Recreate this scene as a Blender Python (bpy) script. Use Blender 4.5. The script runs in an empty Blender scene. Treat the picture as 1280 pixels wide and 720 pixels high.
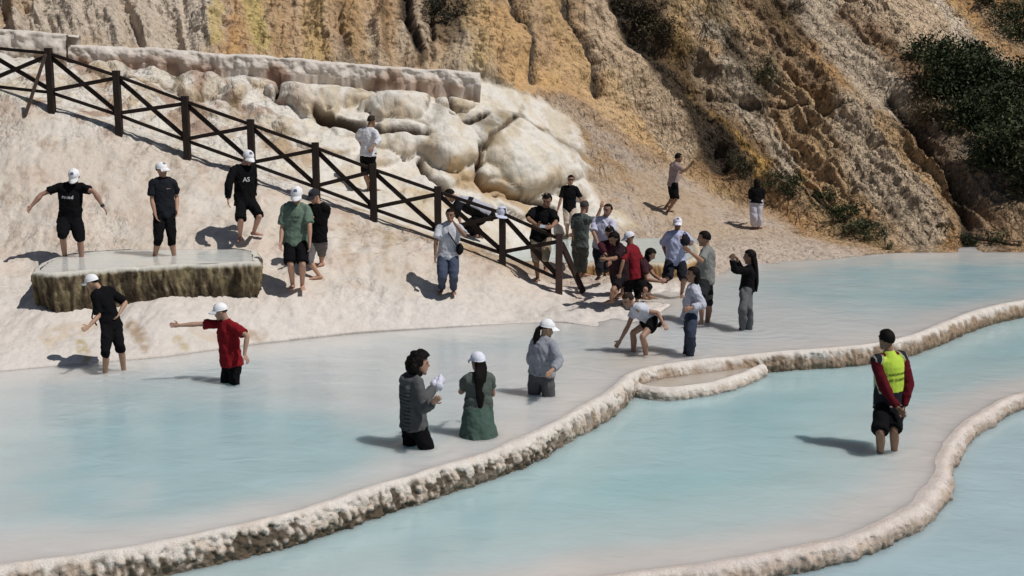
import bpy, bmesh, math, random
import numpy as np
from mathutils import Vector, Matrix
from mathutils.bvhtree import BVHTree

random.seed(7)
S = bpy.context.scene
COL = S.collection
# ------------------------------------------------------------------ camera, light, exposure
F = 1500.0                       # focal length in pixels of a 1280 wide picture
TH = math.atan(260.0 / F)        # downward pitch
CAMZ = 4.1
cam_d = bpy.data.cameras.new('camera'); cam = bpy.data.objects.new('camera', cam_d); COL.objects.link(cam)
cam.location = (0, 0, CAMZ); cam.rotation_euler = (math.pi/2 - TH, 0, 0)
cam_d.sensor_width = 36; cam_d.lens = 36 * F / 1280; cam_d.clip_end = 2000; cam_d.clip_start = 0.1
S.camera = cam

SUN_EL = math.radians(56); SUN_DIR = Vector((0.90, -0.43, 0)).normalized()
w = bpy.data.worlds.new('World'); S.world = w; w.use_nodes = True
nt = w.node_tree; bg = nt.nodes['Background']
sky = nt.nodes.new('ShaderNodeTexSky'); sky.sky_type = 'NISHITA'; sky.sun_disc = False
sky.sun_elevation = SUN_EL; sky.sun_rotation = math.atan2(SUN_DIR.x, SUN_DIR.y)
nt.links.new(sky.outputs[0], bg.inputs[0]); bg.inputs[1].default_value = 0.05
sl = bpy.data.lights.new('sun', 'SUN'); sl.energy = 4.2; sl.angle = math.radians(0.5); sl.color = (1, 0.965, 0.915)
so = bpy.data.objects.new('sun', sl); COL.objects.link(so)
tosun = Vector((SUN_DIR.x*math.cos(SUN_EL), SUN_DIR.y*math.cos(SUN_EL), math.sin(SUN_EL)))
so.rotation_euler = tosun.to_track_quat('Z', 'Y').to_euler(); so.location = (20, -10, 30)
S.view_settings.view_transform = 'Standard'; S.view_settings.look = 'None'
S.view_settings.gamma = 1; S.view_settings.exposure = -0.28

# ------------------------------------------------------------------ helpers
CT, ST = math.cos(TH), math.sin(TH)
def unp(px, py, d):
    x = (px-640)/F*d; u = -(py-360)/F*d
    return Vector((x, d*CT + u*ST, CAMZ - d*ST + u*CT))
def ray(px, py):
    return Vector(((px-640)/F, CT - (py-360)/F*ST, -ST - (py-360)/F*CT))
def onz(px, py, z):
    r = ray(px, py); t = (z-CAMZ)/r.z
    return Vector((0, 0, CAMZ)) + r*t
def ony(px, py, y):
    r = ray(px, py); t = y/r.y
    return Vector((0, 0, CAMZ)) + r*t

def vnoise(p):
    p = np.asarray(p, dtype=np.float64)
    i = np.floor(p).astype(np.int64); f = p - i; u = f*f*(3-2*f)
    def h(a, b, c):
        n = (a*73856093) ^ (b*19349663) ^ (c*83492791)
        n = (n ^ (n >> 13)) * 1274126177 & 0x7fffffff
        n = (n ^ (n >> 15)) * 668265263 & 0x7fffffff
        return ((n ^ (n >> 14)) & 0xffff) / 32767.5 - 1.0
    x0, y0, z0 = i[:, 0], i[:, 1], i[:, 2]
    r = 0
    for dx in (0, 1):
        wx = u[:, 0] if dx else 1-u[:, 0]
        for dy in (0, 1):
            wy = u[:, 1] if dy else 1-u[:, 1]
            for dz in (0, 1):
                wz = u[:, 2] if dz else 1-u[:, 2]
                r = r + wx*wy*wz*h(x0+dx, y0+dy, z0+dz)
    return r
def fbm(p, o=4, g=0.5, l=2.03):
    p = np.asarray(p, dtype=np.float64); r = 0; a = 1; t = 0
    for k in range(o):
        r = r + a*vnoise(p + 17.3*k); t += a; a *= g; p = p*l
    return r/t
def ridged(p, o=4):
    p = np.asarray(p, dtype=np.float64); r = 0; a = 1; t = 0
    for k in range(o):
        r = r + a*(1-2*np.abs(vnoise(p + 11.7*k))); t += a; a *= 0.5; p = p*2.1
    return r/t
def worley(p):
    p = np.asarray(p, dtype=np.float64); i = np.floor(p).astype(np.int64)
    f1 = np.full(len(p), 9.0); f2 = np.full(len(p), 9.0)
    for dx in (-1, 0, 1):
        for dy in (-1, 0, 1):
            for dz in (-1, 0, 1):
                c = i + np.array([dx, dy, dz])
                n = (c[:, 0]*73856093) ^ (c[:, 1]*19349663) ^ (c[:, 2]*83492791)
                n = (n ^ (n >> 13)) * 1274126177 & 0x7fffffff
                q = c + np.stack([(n & 1023)/1023.0, ((n >> 10) & 1023)/1023.0, ((n >> 20) & 1023)/1023.0], 1)
                d = np.sqrt(((q-p)**2).sum(1))
                f2 = np.minimum(f2, np.maximum(f1, d)); f1 = np.minimum(f1, d)
    return f1, f2
def sstep(a, b, x):
    t = np.clip((x-a)/(b-a), 0, 1); return t*t*(3-2*t)

def mesh_np(name, V, Fq, smooth=True, colr=None):
    """V (N,3) float array, Fq (M,4) or (M,3) int array"""
    V = np.asarray(V, dtype=np.float32); Fq = np.asarray(Fq, dtype=np.int32)
    me = bpy.data.meshes.new(name); k = Fq.shape[1]
    me.vertices.add(len(V)); me.vertices.foreach_set('co', V.ravel())
    me.loops.add(Fq.size); me.loops.foreach_set('vertex_index', Fq.ravel())
    me.polygons.add(len(Fq)); me.polygons.foreach_set('loop_start', np.arange(0, Fq.size, k, dtype=np.int32))
    me.polygons.foreach_set('loop_total', np.full(len(Fq), k, dtype=np.int32))
    me.polygons.foreach_set('use_smooth', np.full(len(Fq), smooth, dtype=bool))
    me.update(calc_edges=True)
    if colr is not None: set_col(me, colr)
    return me
def set_col(me, c):
    c = np.asarray(c, dtype=np.float32)
    if c.shape[1] == 3: c = np.concatenate([c, np.ones((len(c), 1), np.float32)], 1)
    a = me.color_attributes.new('Col', 'FLOAT_COLOR', 'POINT'); a.data.foreach_set('color', c.ravel())
def link(name, me, mat=None, parent=None):
    o = bpy.data.objects.new(name, me); COL.objects.link(o)
    if mat is not None: me.materials.append(mat)
    if parent is not None: o.parent = parent
    return o
def tag(o, label=None, cat=None, group=None, kind=None):
    if label: o['label'] = label
    if cat: o['category'] = cat
    if group: o['group'] = group
    if kind: o['kind'] = kind
    return o
def grid_faces(nr, nc, wrap=False):
    r = np.arange(nr-1)[:, None]; c = np.arange(nc if wrap else nc-1)[None, :]
    c2 = (c+1) % nc
    return np.stack([r*nc+c, r*nc+c2, (r+1)*nc+c2, (r+1)*nc+c], -1).reshape(-1, 4)

# ------------------------------------------------------------------ materials
def mat_attr(name, rough=0.85, spec=0.3, n1=(3.0, 0.15), n2=(30.0, 0.12), bump=0.4, bscale=12.0, bdist=0.02, bump2=0.0, b2scale=60, specks=None, chips=None):
    m = bpy.data.materials.new(name); m.use_nodes = True; t = m.node_tree; b = t.nodes['Principled BSDF']
    b.inputs['Roughness'].default_value = rough; b.inputs['Specular IOR Level'].default_value = spec
    a = t.nodes.new('ShaderNodeAttribute'); a.attribute_name = 'Col'
    tc = t.nodes.new('ShaderNodeTexCoord'); src = a.outputs['Color']
    for sc, amt in (n1, n2):
        n = t.nodes.new('ShaderNodeTexNoise'); n.inputs['Scale'].default_value = sc; n.inputs['Detail'].default_value = 6
        n.inputs['Roughness'].default_value = 0.62
        t.links.new(tc.outputs['Object'], n.inputs['Vector'])
        mr = t.nodes.new('ShaderNodeMapRange'); mr.inputs[1].default_value = 0.3; mr.inputs[2].default_value = 0.7
        mr.inputs[3].default_value = 1-amt; mr.inputs[4].default_value = 1+amt
        t.links.new(n.outputs[0], mr.inputs[0])
        mx = t.nodes.new('ShaderNodeMix'); mx.data_type = 'RGBA'; mx.blend_type = 'MULTIPLY'; mx.inputs[0].default_value = 1
        t.links.new(a.outputs['Alpha'], mx.inputs[0])
        t.links.new(src, mx.inputs[6]); t.links.new(mr.outputs[0], mx.inputs[7]); src = mx.outputs[2]
    for (sc, lo, hi, dk) in (specks or ()):
        n = t.nodes.new('ShaderNodeTexNoise'); n.inputs['Scale'].default_value = sc; n.inputs['Detail'].default_value = 5; n.inputs['Roughness'].default_value = 0.55; n.inputs['Distortion'].default_value = 0.5
        t.links.new(tc.outputs['Object'], n.inputs['Vector'])
        mr = t.nodes.new('ShaderNodeMapRange'); mr.inputs[1].default_value = lo; mr.inputs[2].default_value = hi; mr.inputs[3].default_value = dk; mr.inputs[4].default_value = 1.0
        t.links.new(n.outputs[0], mr.inputs[0])
        mx = t.nodes.new('ShaderNodeMix'); mx.data_type = 'RGBA'; mx.blend_type = 'MULTIPLY'; t.links.new(a.outputs['Alpha'], mx.inputs[0])
        t.links.new(src, mx.inputs[6]); t.links.new(mr.outputs[0], mx.inputs[7]); src = mx.outputs[2]
    t.links.new(src, b.inputs['Base Color'])
    n = t.nodes.new('ShaderNodeTexNoise'); n.inputs['Scale'].default_value = bscale; n.inputs['Detail'].default_value = 8
    n.inputs['Roughness'].default_value = 0.65
    t.links.new(tc.outputs['Object'], n.inputs['Vector'])
    bp = t.nodes.new('ShaderNodeBump'); bp.inputs['Strength'].default_value = bump; bp.inputs['Distance'].default_value = bdist
    mm = t.nodes.new('ShaderNodeMath'); mm.operation = 'MULTIPLY'; mm.inputs[1].default_value = bump; t.links.new(a.outputs['Alpha'], mm.inputs[0]); t.links.new(mm.outputs[0], bp.inputs['Strength'])
    t.links.new(n.outputs[0], bp.inputs['Height'])
    last = bp
    if bump2:
        n = t.nodes.new('ShaderNodeTexVoronoi'); n.inputs['Scale'].default_value = b2scale
        t.links.new(tc.outputs['Object'], n.inputs['Vector'])
        b2 = t.nodes.new('ShaderNodeBump'); b2.inputs['Strength'].default_value = bump2; b2.inputs['Distance'].default_value = 0.01
        mm = t.nodes.new('ShaderNodeMath'); mm.operation = 'MULTIPLY'; mm.inputs[1].default_value = bump2; t.links.new(a.outputs['Alpha'], mm.inputs[0]); t.links.new(mm.outputs[0], b2.inputs['Strength'])
        t.links.new(n.outputs[0], b2.inputs['Height']); t.links.new(bp.outputs[0], b2.inputs['Normal']); last = b2
    for (sc, dist, st) in (chips or ()):
        vv = t.nodes.new('ShaderNodeTexVoronoi'); vv.feature = 'DISTANCE_TO_EDGE'; vv.inputs['Scale'].default_value = sc
        wn = t.nodes.new('ShaderNodeTexNoise'); wn.inputs['Scale'].default_value = sc*0.7; wn.inputs['Detail'].default_value = 3
        mxv = t.nodes.new('ShaderNodeMix'); mxv.data_type = 'RGBA'; mxv.blend_type = 'LINEAR_LIGHT'; mxv.inputs[0].default_value = 0.35/sc*2
        mpp = t.nodes.new('ShaderNodeMapping'); mpp.inputs['Rotation'].default_value = (0, 0.75, 0); mpp.inputs['Scale'].default_value = (1.3, 1.0, 0.6)
        t.links.new(tc.outputs['Object'], mpp.inputs[0]); t.links.new(mpp.outputs[0], wn.inputs['Vector']); t.links.new(mpp.outputs[0], mxv.inputs[6]); t.links.new(wn.outputs['Color'], mxv.inputs[7])
        t.links.new(mxv.outputs[2], vv.inputs['Vector'])
        mr = t.nodes.new('ShaderNodeMapRange'); mr.inputs[1].default_value = 0.0; mr.inputs[2].default_value = 0.22
        t.links.new(vv.outputs['Distance'], mr.inputs[0])
        b3 = t.nodes.new('ShaderNodeBump'); b3.inputs['Distance'].default_value = dist
        mm = t.nodes.new('ShaderNodeMath'); mm.operation = 'MULTIPLY'; mm.inputs[1].default_value = st; t.links.new(a.outputs['Alpha'], mm.inputs[0]); t.links.new(mm.outputs[0], b3.inputs['Strength'])
        t.links.new(mr.outputs[0], b3.inputs['Height']); t.links.new(last.outputs[0], b3.inputs['Normal']); last = b3
    t.links.new(last.outputs[0], b.inputs['Normal'])
    return m
M_ROCK = mat_attr('rock', 0.92, 0.12, (3.5, 0.22), (22, 0.32), 1.0, 6.0, 0.14, 0.6, 16, specks=((8.0, 0.36, 0.45, 0.5), (3.4, 0.34, 0.42, 0.55)), chips=((2.6, 0.10, 0.8), (6.5, 0.05, 0.7)))
M_RIM = mat_attr('travertine', 0.8, 0.25, (6, 0.12), (60, 0.16), 0.8, 30.0, 0.02, 0.35, 55)
M_SKIN = mat_attr('skin', 0.55, 0.35, (9, 0.06), (60, 0.04), 0.1, 60, 0.003)
M_CLOTH = mat_attr('cloth', 0.92, 0.12, (10, 0.10), (140, 0.10), 0.5, 26, 0.012)
M_HAIR = mat_attr('hair', 0.6, 0.10, (30, 0.25), (200, 0.3), 0.8, 90, 0.01)
M_PLAST = mat_attr('plastic', 0.4, 0.5, (10, 0.03), (60, 0.03), 0.05, 40, 0.002)

def mat_wood():
    m = mat_attr('dark_stained_wood', 0.75, 0.25, (4, 0.25), (40, 0.3), 0.5, 40, 0.008)
    return m
M_WOOD = mat_wood()

def mat_water(name, rough=0.16):
    m = bpy.data.materials.new(name); m.use_nodes = True; t = m.node_tree; b = t.nodes['Principled BSDF']
    b.inputs['Roughness'].default_value = rough; b.inputs['IOR'].default_value = 1.33
    b.inputs['Specular IOR Level'].default_value = 0.5
    b.inputs['Subsurface Weight'].default_value = 1.0; b.inputs['Subsurface Radius'].default_value = (0.9, 1.0, 1.0); b.inputs['Subsurface Scale'].default_value = 0.6
    a = t.nodes.new('ShaderNodeAttribute'); a.attribute_name = 'Col'
    tc = t.nodes.new('ShaderNodeTexCoord')
    n = t.nodes.new('ShaderNodeTexNoise'); n.inputs['Scale'].default_value = 1.1; n.inputs['Detail'].default_value = 5
    mp = t.nodes.new('ShaderNodeMapping'); mp.inputs['Scale'].default_value = (0.8, 1.5, 1)
    t.links.new(tc.outputs['Object'], mp.inputs[0]); t.links.new(mp.outputs[0], n.inputs['Vector'])
    mr = t.nodes.new('ShaderNodeMapRange'); mr.inputs[1].default_value = 0.3; mr.inputs[2].default_value = 0.7
    mr.inputs[3].default_value = 0.94; mr.inputs[4].default_value = 1.05
    t.links.new(n.outputs[0], mr.inputs[0])
    mx = t.nodes.new('ShaderNodeMix'); mx.data_type = 'RGBA'; mx.blend_type = 'MULTIPLY'; mx.inputs[0].default_value = 1
    t.links.new(a.outputs['Color'], mx.inputs[6]); t.links.new(mr.outputs[0], mx.inputs[7])
    t.links.new(mx.outputs[2], b.inputs['Base Color'])
    mp2 = t.nodes.new('ShaderNodeMapping'); mp2.inputs['Scale'].default_value = (1.0, 1.5, 1); mp2.inputs['Rotation'].default_value = (0, 0, 0.25)
    t.links.new(tc.outputs['Object'], mp2.inputs[0])
    prev = None
    for sc, st, dist in ((2.2, 0.38, 0.035), (8.0, 0.26, 0.010)):
        n2 = t.nodes.new('ShaderNodeTexNoise'); n2.inputs['Scale'].default_value = sc; n2.inputs['Detail'].default_value = 3
        n2.inputs['Distortion'].default_value = 0.6
        t.links.new(mp2.outputs[0], n2.inputs['Vector'])
        bp = t.nodes.new('ShaderNodeBump'); bp.inputs['Strength'].default_value = st; bp.inputs['Distance'].default_value = dist
        t.links.new(n2.outputs[0], bp.inputs['Height'])
        if prev: t.links.new(prev.outputs[0], bp.inputs['Normal'])
        prev = bp
    t.links.new(prev.outputs[0], b.inputs['Normal'])
    return m
M_WATER = mat_water('milky_water')

# ------------------------------------------------------------------ hillside
def dz(py, z): return (CAMZ - z)/(0.000657*(py-100))
cols = {
 -600: [(560, None), (430, 17.6), (300, 21.0), (-70, 25.5), (-78, 26.0), (-90, 27.2), (-100, 28.2), (-112, 29), (-120, 29.5), (-150, 31), (-200, 33), (-420, 38), (-800, 50)],
 -100: [(478, None), (400, 18.4), (312, 21.0), (82, 24.3), (76, 24.8), (66, 26), (56, 27.5), (48, 28.8), (38, 29.4), (0, 31), (-50, 33), (-300, 38), (-700, 50)],
 60: [(462, None), (385, 18.9), (318, 20.9), (131, 23.8), (125, 24.3), (108, 26), (92, 27.5), (74, 28.8), (50, 29.8), (10, 31), (-40, 32.5), (-300, 38), (-700, 50)],
 200: [(450, None), (378, 19.3), (313, 21.2), (178, 23.6), (172, 24.1), (150, 25.8), (125, 27.4), (84, 29.2), (60, 30.2), (15, 31.7), (-40, 33), (-300, 39), (-700, 52)],
 320: [(433, None), (372, 19.8), (308, 21.3), (218, 23.5), (212, 24), (190, 25.8), (150, 27.5), (90, 29.5), (68, 30.4), (20, 32), (-40, 34), (-300, 40), (-700, 53)],
 450: [(418, None), (375, 20.4), (320, 21.5), (264, 23.2), (258, 23.8), (232, 25.8), (170, 27.5), (98, 29.9), (77, 30.7), (20, 32.5), (-40, 34.5), (-300, 41), (-700, 54)],
 560: [(411, None), (377, 21.0), (335, 21.8), (304, 22.8), (298, 23.6), (262, 27), (180, 28.5), (106, 30.3), (84, 31), (25, 33), (-40, 35), (-300, 42), (-700, 55)],
 640: [(406, None), (385, 21.2), (360, 21.8), (335, 22.5), (326, 23.6), (292, 28.3), (190, 29.6), (122, 30.9), (108, 31.2), (40, 33.5), (-40, 36), (-300, 42), (-700, 55)],
 700: [(403, None), (392, 21.1), (370, 22.6), (345.5, 24.7), (329, 24.85), (298, 28.8), (245, 30.2), (160, 32), (130, 33), (60, 35), (-40, 37.5), (-300, 43), (-700, 56)],
 760: [(412, None), (398, 20.8), (375, 22.3), (345.5, 24.7), (329, 24.85), (296, 28.9), (260, 30), (205, 32), (170, 33.5), (80, 36), (-40, 39), (-300, 45), (-700, 58)],
 820: [(397, None), (388, 21.6), (370, 22.8), (345.5, 24.7), (329, 24.85), (298, 28.7), (268, 30), (235, 32), (212, 33.5), (90, 37), (-40, 40.5), (-300, 46), (-700, 59)],
 860: [(368, None), (362, 23.7), (356, 24.1), (346, 24.9), (332, 25.2), (300, 28.6), (270, 30.5), (248, 32.2), (226, 33.8), (90, 38), (-40, 41.5), (-300, 47), (-700, 60)],
 900: [(340, None), (334, 26.5), (328, 27), (322, 27.5), (314, 28), (300, 29.4), (278, 31), (262, 32.3), (246, 33.5), (100, 38), (-40, 42), (-300, 48), (-700, 61)],
 960: [(330, None), (326, 27.4), (320, 27.8), (314, 28.3), (306, 29), (296, 30), (286, 31), (278, 31.8), (268, 32.7), (120, 37.5), (-40, 42.5), (-300, 48), (-700, 61)],
 1040: [(324, None), (323, 27.9), (321, 28.05), (319, 28.2), (316, 28.5), (312, 28.9), (308, 29.4), (304, 29.9), (298, 30.7), (140, 36), (-40, 42), (-300, 48), (-700, 61)],
 1110: [(316, None), (315.4, 28.95), (314.8, 29.0), (314, 29.1), (313.2, 29.2), (312, 29.3), (311, 29.4), (310, 29.5), (308, 29.75), (160, 34.8), (-40, 41), (-300, 47), (-700, 60)],
 1280: [(315, None), (314.6, 29.03), (314, 29.1), (313.4, 29.15), (312.8, 29.2), (312, 29.3), (311, 29.4), (310, 29.5), (308, 29.75), (180, 33.8), (-40, 40), (-300, 46), (-700, 60)],
 1500: [(315, None), (314.6, 29.03), (314, 29.1), (313.4, 29.15), (312.8, 29.2), (312, 29.3), (311, 29.4), (310, 29.5), (308, 29.7), (200, 32.5), (-40, 38), (-300, 44), (-700, 60)],
 1900: [(330, None), (329, 27.2), (328, 27.3), (327, 27.4), (326, 27.5), (325, 27.6), (324, 27.7), (322, 27.9), (318, 28.3), (200, 31), (-40, 36), (-300, 43), (-700, 60)],
}
cpx = sorted(cols)
nodes = []
for c in cpx:
    L = cols[c]; sy = L[0][0]; sd = dz(sy, 0)
    row = [(sy+26, dz(sy+26, -0.5)), (sy, sd)] + L[1:]
    nodes.append(row)
nodes = np.array(nodes)                         # (C, K, 2)
seg = [8, 42, 40, 62, 12, 34, 56, 74, 26, 118, 100, 26, 8]
tt = []
for k, n in enumerate(seg): tt += list(k + np.arange(n)/n)
tt.append(len(seg)); tt = np.array(tt)
pxs = np.concatenate([np.arange(-600, -40, 14.0), np.arange(-40, 1320, 2.0), np.arange(1320, 1901, 14.0)])
NR, NC = len(tt), len(pxs)
PY = np.zeros((NR, NC)); D = np.zeros((NR, NC))
ci = np.interp(pxs, cpx, np.arange(len(cpx)))
c0 = np.clip(np.floor(ci).astype(int), 0, len(cpx)-2); cf = ci - c0
k0 = np.clip(np.floor(tt).astype(int), 0, len(seg)-1); kf = tt - k0
for arr, ch in ((PY, 0), (D, 1)):
    A = nodes[:, :, ch]
    colv = A[c0]*(1-cf)[:, None] + A[c0+1]*cf[:, None]        # NC,K
    arr[:] = (colv[:, k0]*(1-kf) + colv[:, k0+1]*kf).T
def smooth2(A, kr, kc, wt=None):
    def k1(A, k, ax):
        x = np.arange(-k, k+1); g = np.exp(-(x/(k/2.2))**2); g /= g.sum()
        P = np.pad(A, [(k, k) if i == ax else (0, 0) for i in (0, 1)], mode='edge')
        out = 0
        for i, gg in enumerate(g):
            out = out + gg*(P[i:i+A.shape[0], :] if ax == 0 else P[:, i:i+A.shape[1]])
        return out
    return k1(k1(A, kr, 0), kc, 1)
PXG = np.repeat(pxs[None, :], NR, 0)
PYs = smooth2(PY, 5, 14); Ds = smooth2(D, 12, 18)
Dk = smooth2(D, 2, 10)
# keep the drip wall of the small terrace pool crisp
near = ((tt > 3.3) & (tt < 5.6))[:, None] * ((pxs > 660) & (pxs < 872))[None, :]
near = smooth2(near.astype(float), 3, 8)
D = Ds*(1-near) + Dk*near; PY = PYs
X = (PXG-640)/F*D; U = -(PY-360)/F*D
P = np.stack([X, D*CT + U*ST, CAMZ - D*ST + U*CT], -1)
def gnormals(P):
    du = np.gradient(P, axis=1); dv = np.gradient(P, axis=0)
    n = np.cross(du, dv); n /= np.linalg.norm(n, axis=-1, keepdims=True)+1e-9
    return n
N = gnormals(P)
if N[NR//3, NC//2, 1] > 0: N = -N
flat = lambda A: A.reshape(-1, A.shape[-1]) if A.ndim == 3 else A.ravel()
p = flat(P); px = flat(PXG).copy(); py = flat(PY).copy(); T = np.repeat(tt[:, None], NC, 1).ravel()
# noisy image-anchored coordinates for ragged region borders
wx = fbm(p*0.55, 4)*16 + fbm(p*3.0+9, 3)*7; wy = fbm(p*0.55+50, 4)*16 + fbm(p*3.0+70, 3)*7
qx, qy = px+wx, py+wy
def polyd(poly, x, y):
    """signed pixel distance to polygon, positive inside"""
    d = np.full(len(x), 1e9); ins = np.zeros(len(x), bool); n = len(poly)
    for i in range(n):
        x0, y0 = poly[i]; x1, y1 = poly[(i+1) % n]
        ex, ey = x1-x0, y1-y0
        t = np.clip(((x-x0)*ex+(y-y0)*ey)/(ex*ex+ey*ey+1e-9), 0, 1)
        d = np.minimum(d, np.hypot(x-x0-t*ex, y-y0-t*ey))
        c = ((y0 > y) != (y1 > y)) & (x < (x1-x0)*(y-y0)/(y1-y0+1e-12)+x0)
        ins ^= c
    return np.where(ins, d, -d)
def stroked(pts, x, y):
    d = np.full(len(x), 1e9)
    for (x0, y0), (x1, y1) in zip(pts[:-1], pts[1:]):
        ex, ey = x1-x0, y1-y0
        t = np.clip(((x-x0)*ex+(y-y0)*ey)/(ex*ex+ey*ey+1e-9), 0, 1)
        d = np.minimum(d, np.hypot(x-x0-t*ex, y-y0-t*ey))
    return d
TRAV = [(-200, 60), (60, 72), (90, 70), (350, 88), (600, 98), (655, 118), (712, 150), (728, 200), (742, 240), (770, 262), (800, 285), (700, 300), (620, 310), (560, 305), (466, 276), (394, 250), (313, 222), (231, 194), (145, 163), (60, 138), (-30, 105), (-200, 80)]
trd = polyd(TRAV, px+wx*0.9, py+wy*0.9)
tr = sstep(-5, 5, trd)
fence_line = np.interp(px, [-600, -30, 60, 145, 231, 313, 394, 466, 547, 628, 700, 760, 900, 1900], [-70, 108, 131, 157, 188, 217, 242, 270, 300, 328, 356, 352, 345, 345])
bank = sstep(-4, 8, py - fence_line) * sstep(910, 860, px)
toe = np.interp(px, [-600, 600, 640, 700, 740, 800, 860, 900, 960, 1000, 1050, 1110, 1140, 1900], [-400, 60, 100, 112, 135, 185, 216, 236, 262, 280, 298, 313, 316, 316])
slope = sstep(-4, 12, (qy - toe)) * sstep(640, 700, px) * (1-bank) * (1-tr)
cliff = np.clip(1 - tr - bank - slope, 0, 1)
# --- displacement
disp = np.zeros(len(p))
disp += bank*(fbm(p*np.array([1.1, 0.7, 0.7]), 5)*0.15 + ridged(p*np.array([3.0, 0.9, 0.9])+fbm(p*1.5, 2)[:, None]*0.6, 4)*0.03 + fbm(p*8, 3)*0.018*sstep(-0.1, 0.4, fbm(p*0.8+11, 3))) * sstep(0.95, 1.8, T)
disp += bank*(0.5-np.minimum(worley(p*np.array([4.5, 3.5, 4.5]))[0], 1))*0.05*sstep(0.05, 0.35, fbm(p*0.7+21, 3)+0.25*sstep(60, 5, py-fence_line))*sstep(1.2, 1.9, T)
disp += bank*fbm(p*3.2+5, 5, 0.62)*0.036*sstep(1.0, 1.5, T)*sstep(420, 300, py)
shore = sstep(1.0, 1.35, T)
disp += slope*(fbm(p*0.9, 5)*0.12 + fbm(p*3.5, 5, 0.6)*0.05 + sstep(250, 180, py)*ridged(p*1.6, 4)*0.07) * shore
# cliff: diagonal gullies
kk = sstep(520, 900, px - 0.35*py)*0.95
cc = (px - kk*(py+40))/52.0
gul = ridged(np.stack([cc + fbm(p*0.3, 3)*0.5, p[:, 2]*0.12, p[:, 1]*0.05], 1), 4)
gul2 = ridged(np.stack([cc*3.3 + fbm(p*0.8, 3)*0.8, p[:, 2]*0.5, p[:, 1]*0.2], 1), 4)
n0 = fbm(p*0.5+90, 3)*2; lump = fbm(p*1.2, 5); fine = fbm(p*4.5, 4)
atten = sstep(8.0, 9.4, T) * sstep(13.0, 11.0, T)
ctoe = sstep(0, 45, toe - py)
ca = cliff*np.where(px > 640, ctoe, atten)
wrp = np.stack([fbm(p*0.9+3, 3), fbm(p*0.9+33, 3), fbm(p*0.9+63, 3)], 1)
stri = ridged(np.stack([cc*7+wrp[:, 0]*1.5, p[:, 2]*1.6, p[:, 1]*0.4], 1), 4)
_rg = np.exp(-(stroked([(1000, -40), (1045, 50), (1090, 110), (1120, 140)], px, py)/34)**2)
calm = (1-0.5*_rg)*1-0.70*sstep(-5, 25, polyd([(1050, -60), (1400, -60), (1400, 190), (1290, 145), (1200, 95), (1140, 60)], qx, qy))
disp += ca*calm*(gul*0.62 + gul2*0.07 + lump*0.42 + fbm(np.stack([cc*0.45, p[:, 2]*0.10, p[:, 1]*0.05], 1), 3)*0.9*sstep(600, 760, px) + fbm(p*2.4+wrp*2.2, 6, 0.6)*0.10 + stri*0.05 - np.abs(vnoise(p*7+wrp*3))*0.05 - np.abs(vnoise(p*14+wrp*3))*0.05 + fbm(p*12, 3, 0.7)*0.035)
# brown lumpy rocks to the right of the travertine
rr = sstep(-10, 10, polyd([(700, 150), (735, 160), (775, 205), (790, 235), (745, 235), (715, 210)], qx, qy))
f1, f2 = worley(p*np.array([1.3, 0.8, 1.6])); disp += rr*(0.45*(1-f1)**1 - 0.1)
# travertine lumps
lumps = [(400, 124, 58, 34, .75), (452, 118, 34, 34, .5), (500, 136, 42, 42, .85), (580, 136, 30, 22, .75), (557, 192, 36, 44, .9), (506, 186, 44, 20, .55), (603, 182, 32, 28, .6),
 (655, 205, 74, 56, .95), (682, 146, 36, 22, .55), (540, 150, 36, 40, .45), (625, 150, 40, 40, .45), (292, 118, 30, 22, .45), (240, 108, 34, 20, .35), (190, 105, 30, 20, .3), (140, 95, 34, 18, .3), (330, 105, 24, 22, .35),
 (470, 205, 30, 16, .3), (400, 182, 40, 16, .3), (330, 160, 40, 16, .3), (250, 145, 34, 14, .25), (590, 225, 30, 20, .4), (540, 240, 30, 14, .25), (705, 235, 34, 30, .45), (640, 262, 36, 16, .3), (170, 130, 40, 14, .2), (440, 160, 30, 12, .2),
 (700, 185, 26, 36, .5), (620, 240, 34, 22, .5)]
lh = np.zeros(len(p)); l2 = np.zeros(len(p)); wpx = px + fbm(p*0.7, 4)*34; wpy = py + fbm(p*0.7+31, 4)*24
low = np.zeros(len(p))
for (cx, cy, rx, ry, h) in lumps:
    dy_ = (wpy-cy)/ry; dy_ = np.where(dy_ > 0, dy_*1.12, dy_*0.9)
    r2 = ((wpx-cx)/rx)**2 + dy_**2
    td = np.clip((dy_+1)/2, 0, 1)
    v = h*np.sqrt(np.clip(1-r2, 0, 1))**0.8*(0.30+0.75*td**1.2)
    upd = v > lh; l2 = np.where(upd, lh, np.maximum(l2, v)); lh = np.where(upd, v, lh); low = np.where(upd, np.clip(dy_, 0, 1), low)
tdisp = lh*1.0 + fbm(p*1.3, 4)*0.14 + ridged(np.stack([p[:, 0]*0.9+fbm(p*1.1, 2), p[:, 2]*3.4+fbm(p*0.8+4, 3)*2.2, p[:, 1]*0.5], 1), 3)*0.055 + ridged(p*0.8+5, 3)*0.10
sel = tr > 0.01
f1 = np.ones(len(p)); g1 = np.ones(len(p))
f1[sel], _ = worley(p[sel]*np.array([1.9, 1.0, 2.3])+fbm(p[sel]*1.5, 2)[:, None]*0.3)
g1[sel], _ = worley(p[sel]*np.array([5.5, 3.0, 6.5]))
leftt = sstep(420, 330, px)
tdisp += (0.07+0.24*leftt)*(1-f1) + (0.012+0.06*leftt)*(1-g1)*sstep(-0.2, 0.4, fbm(p*0.9+8, 3)+leftt*0.4)
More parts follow.
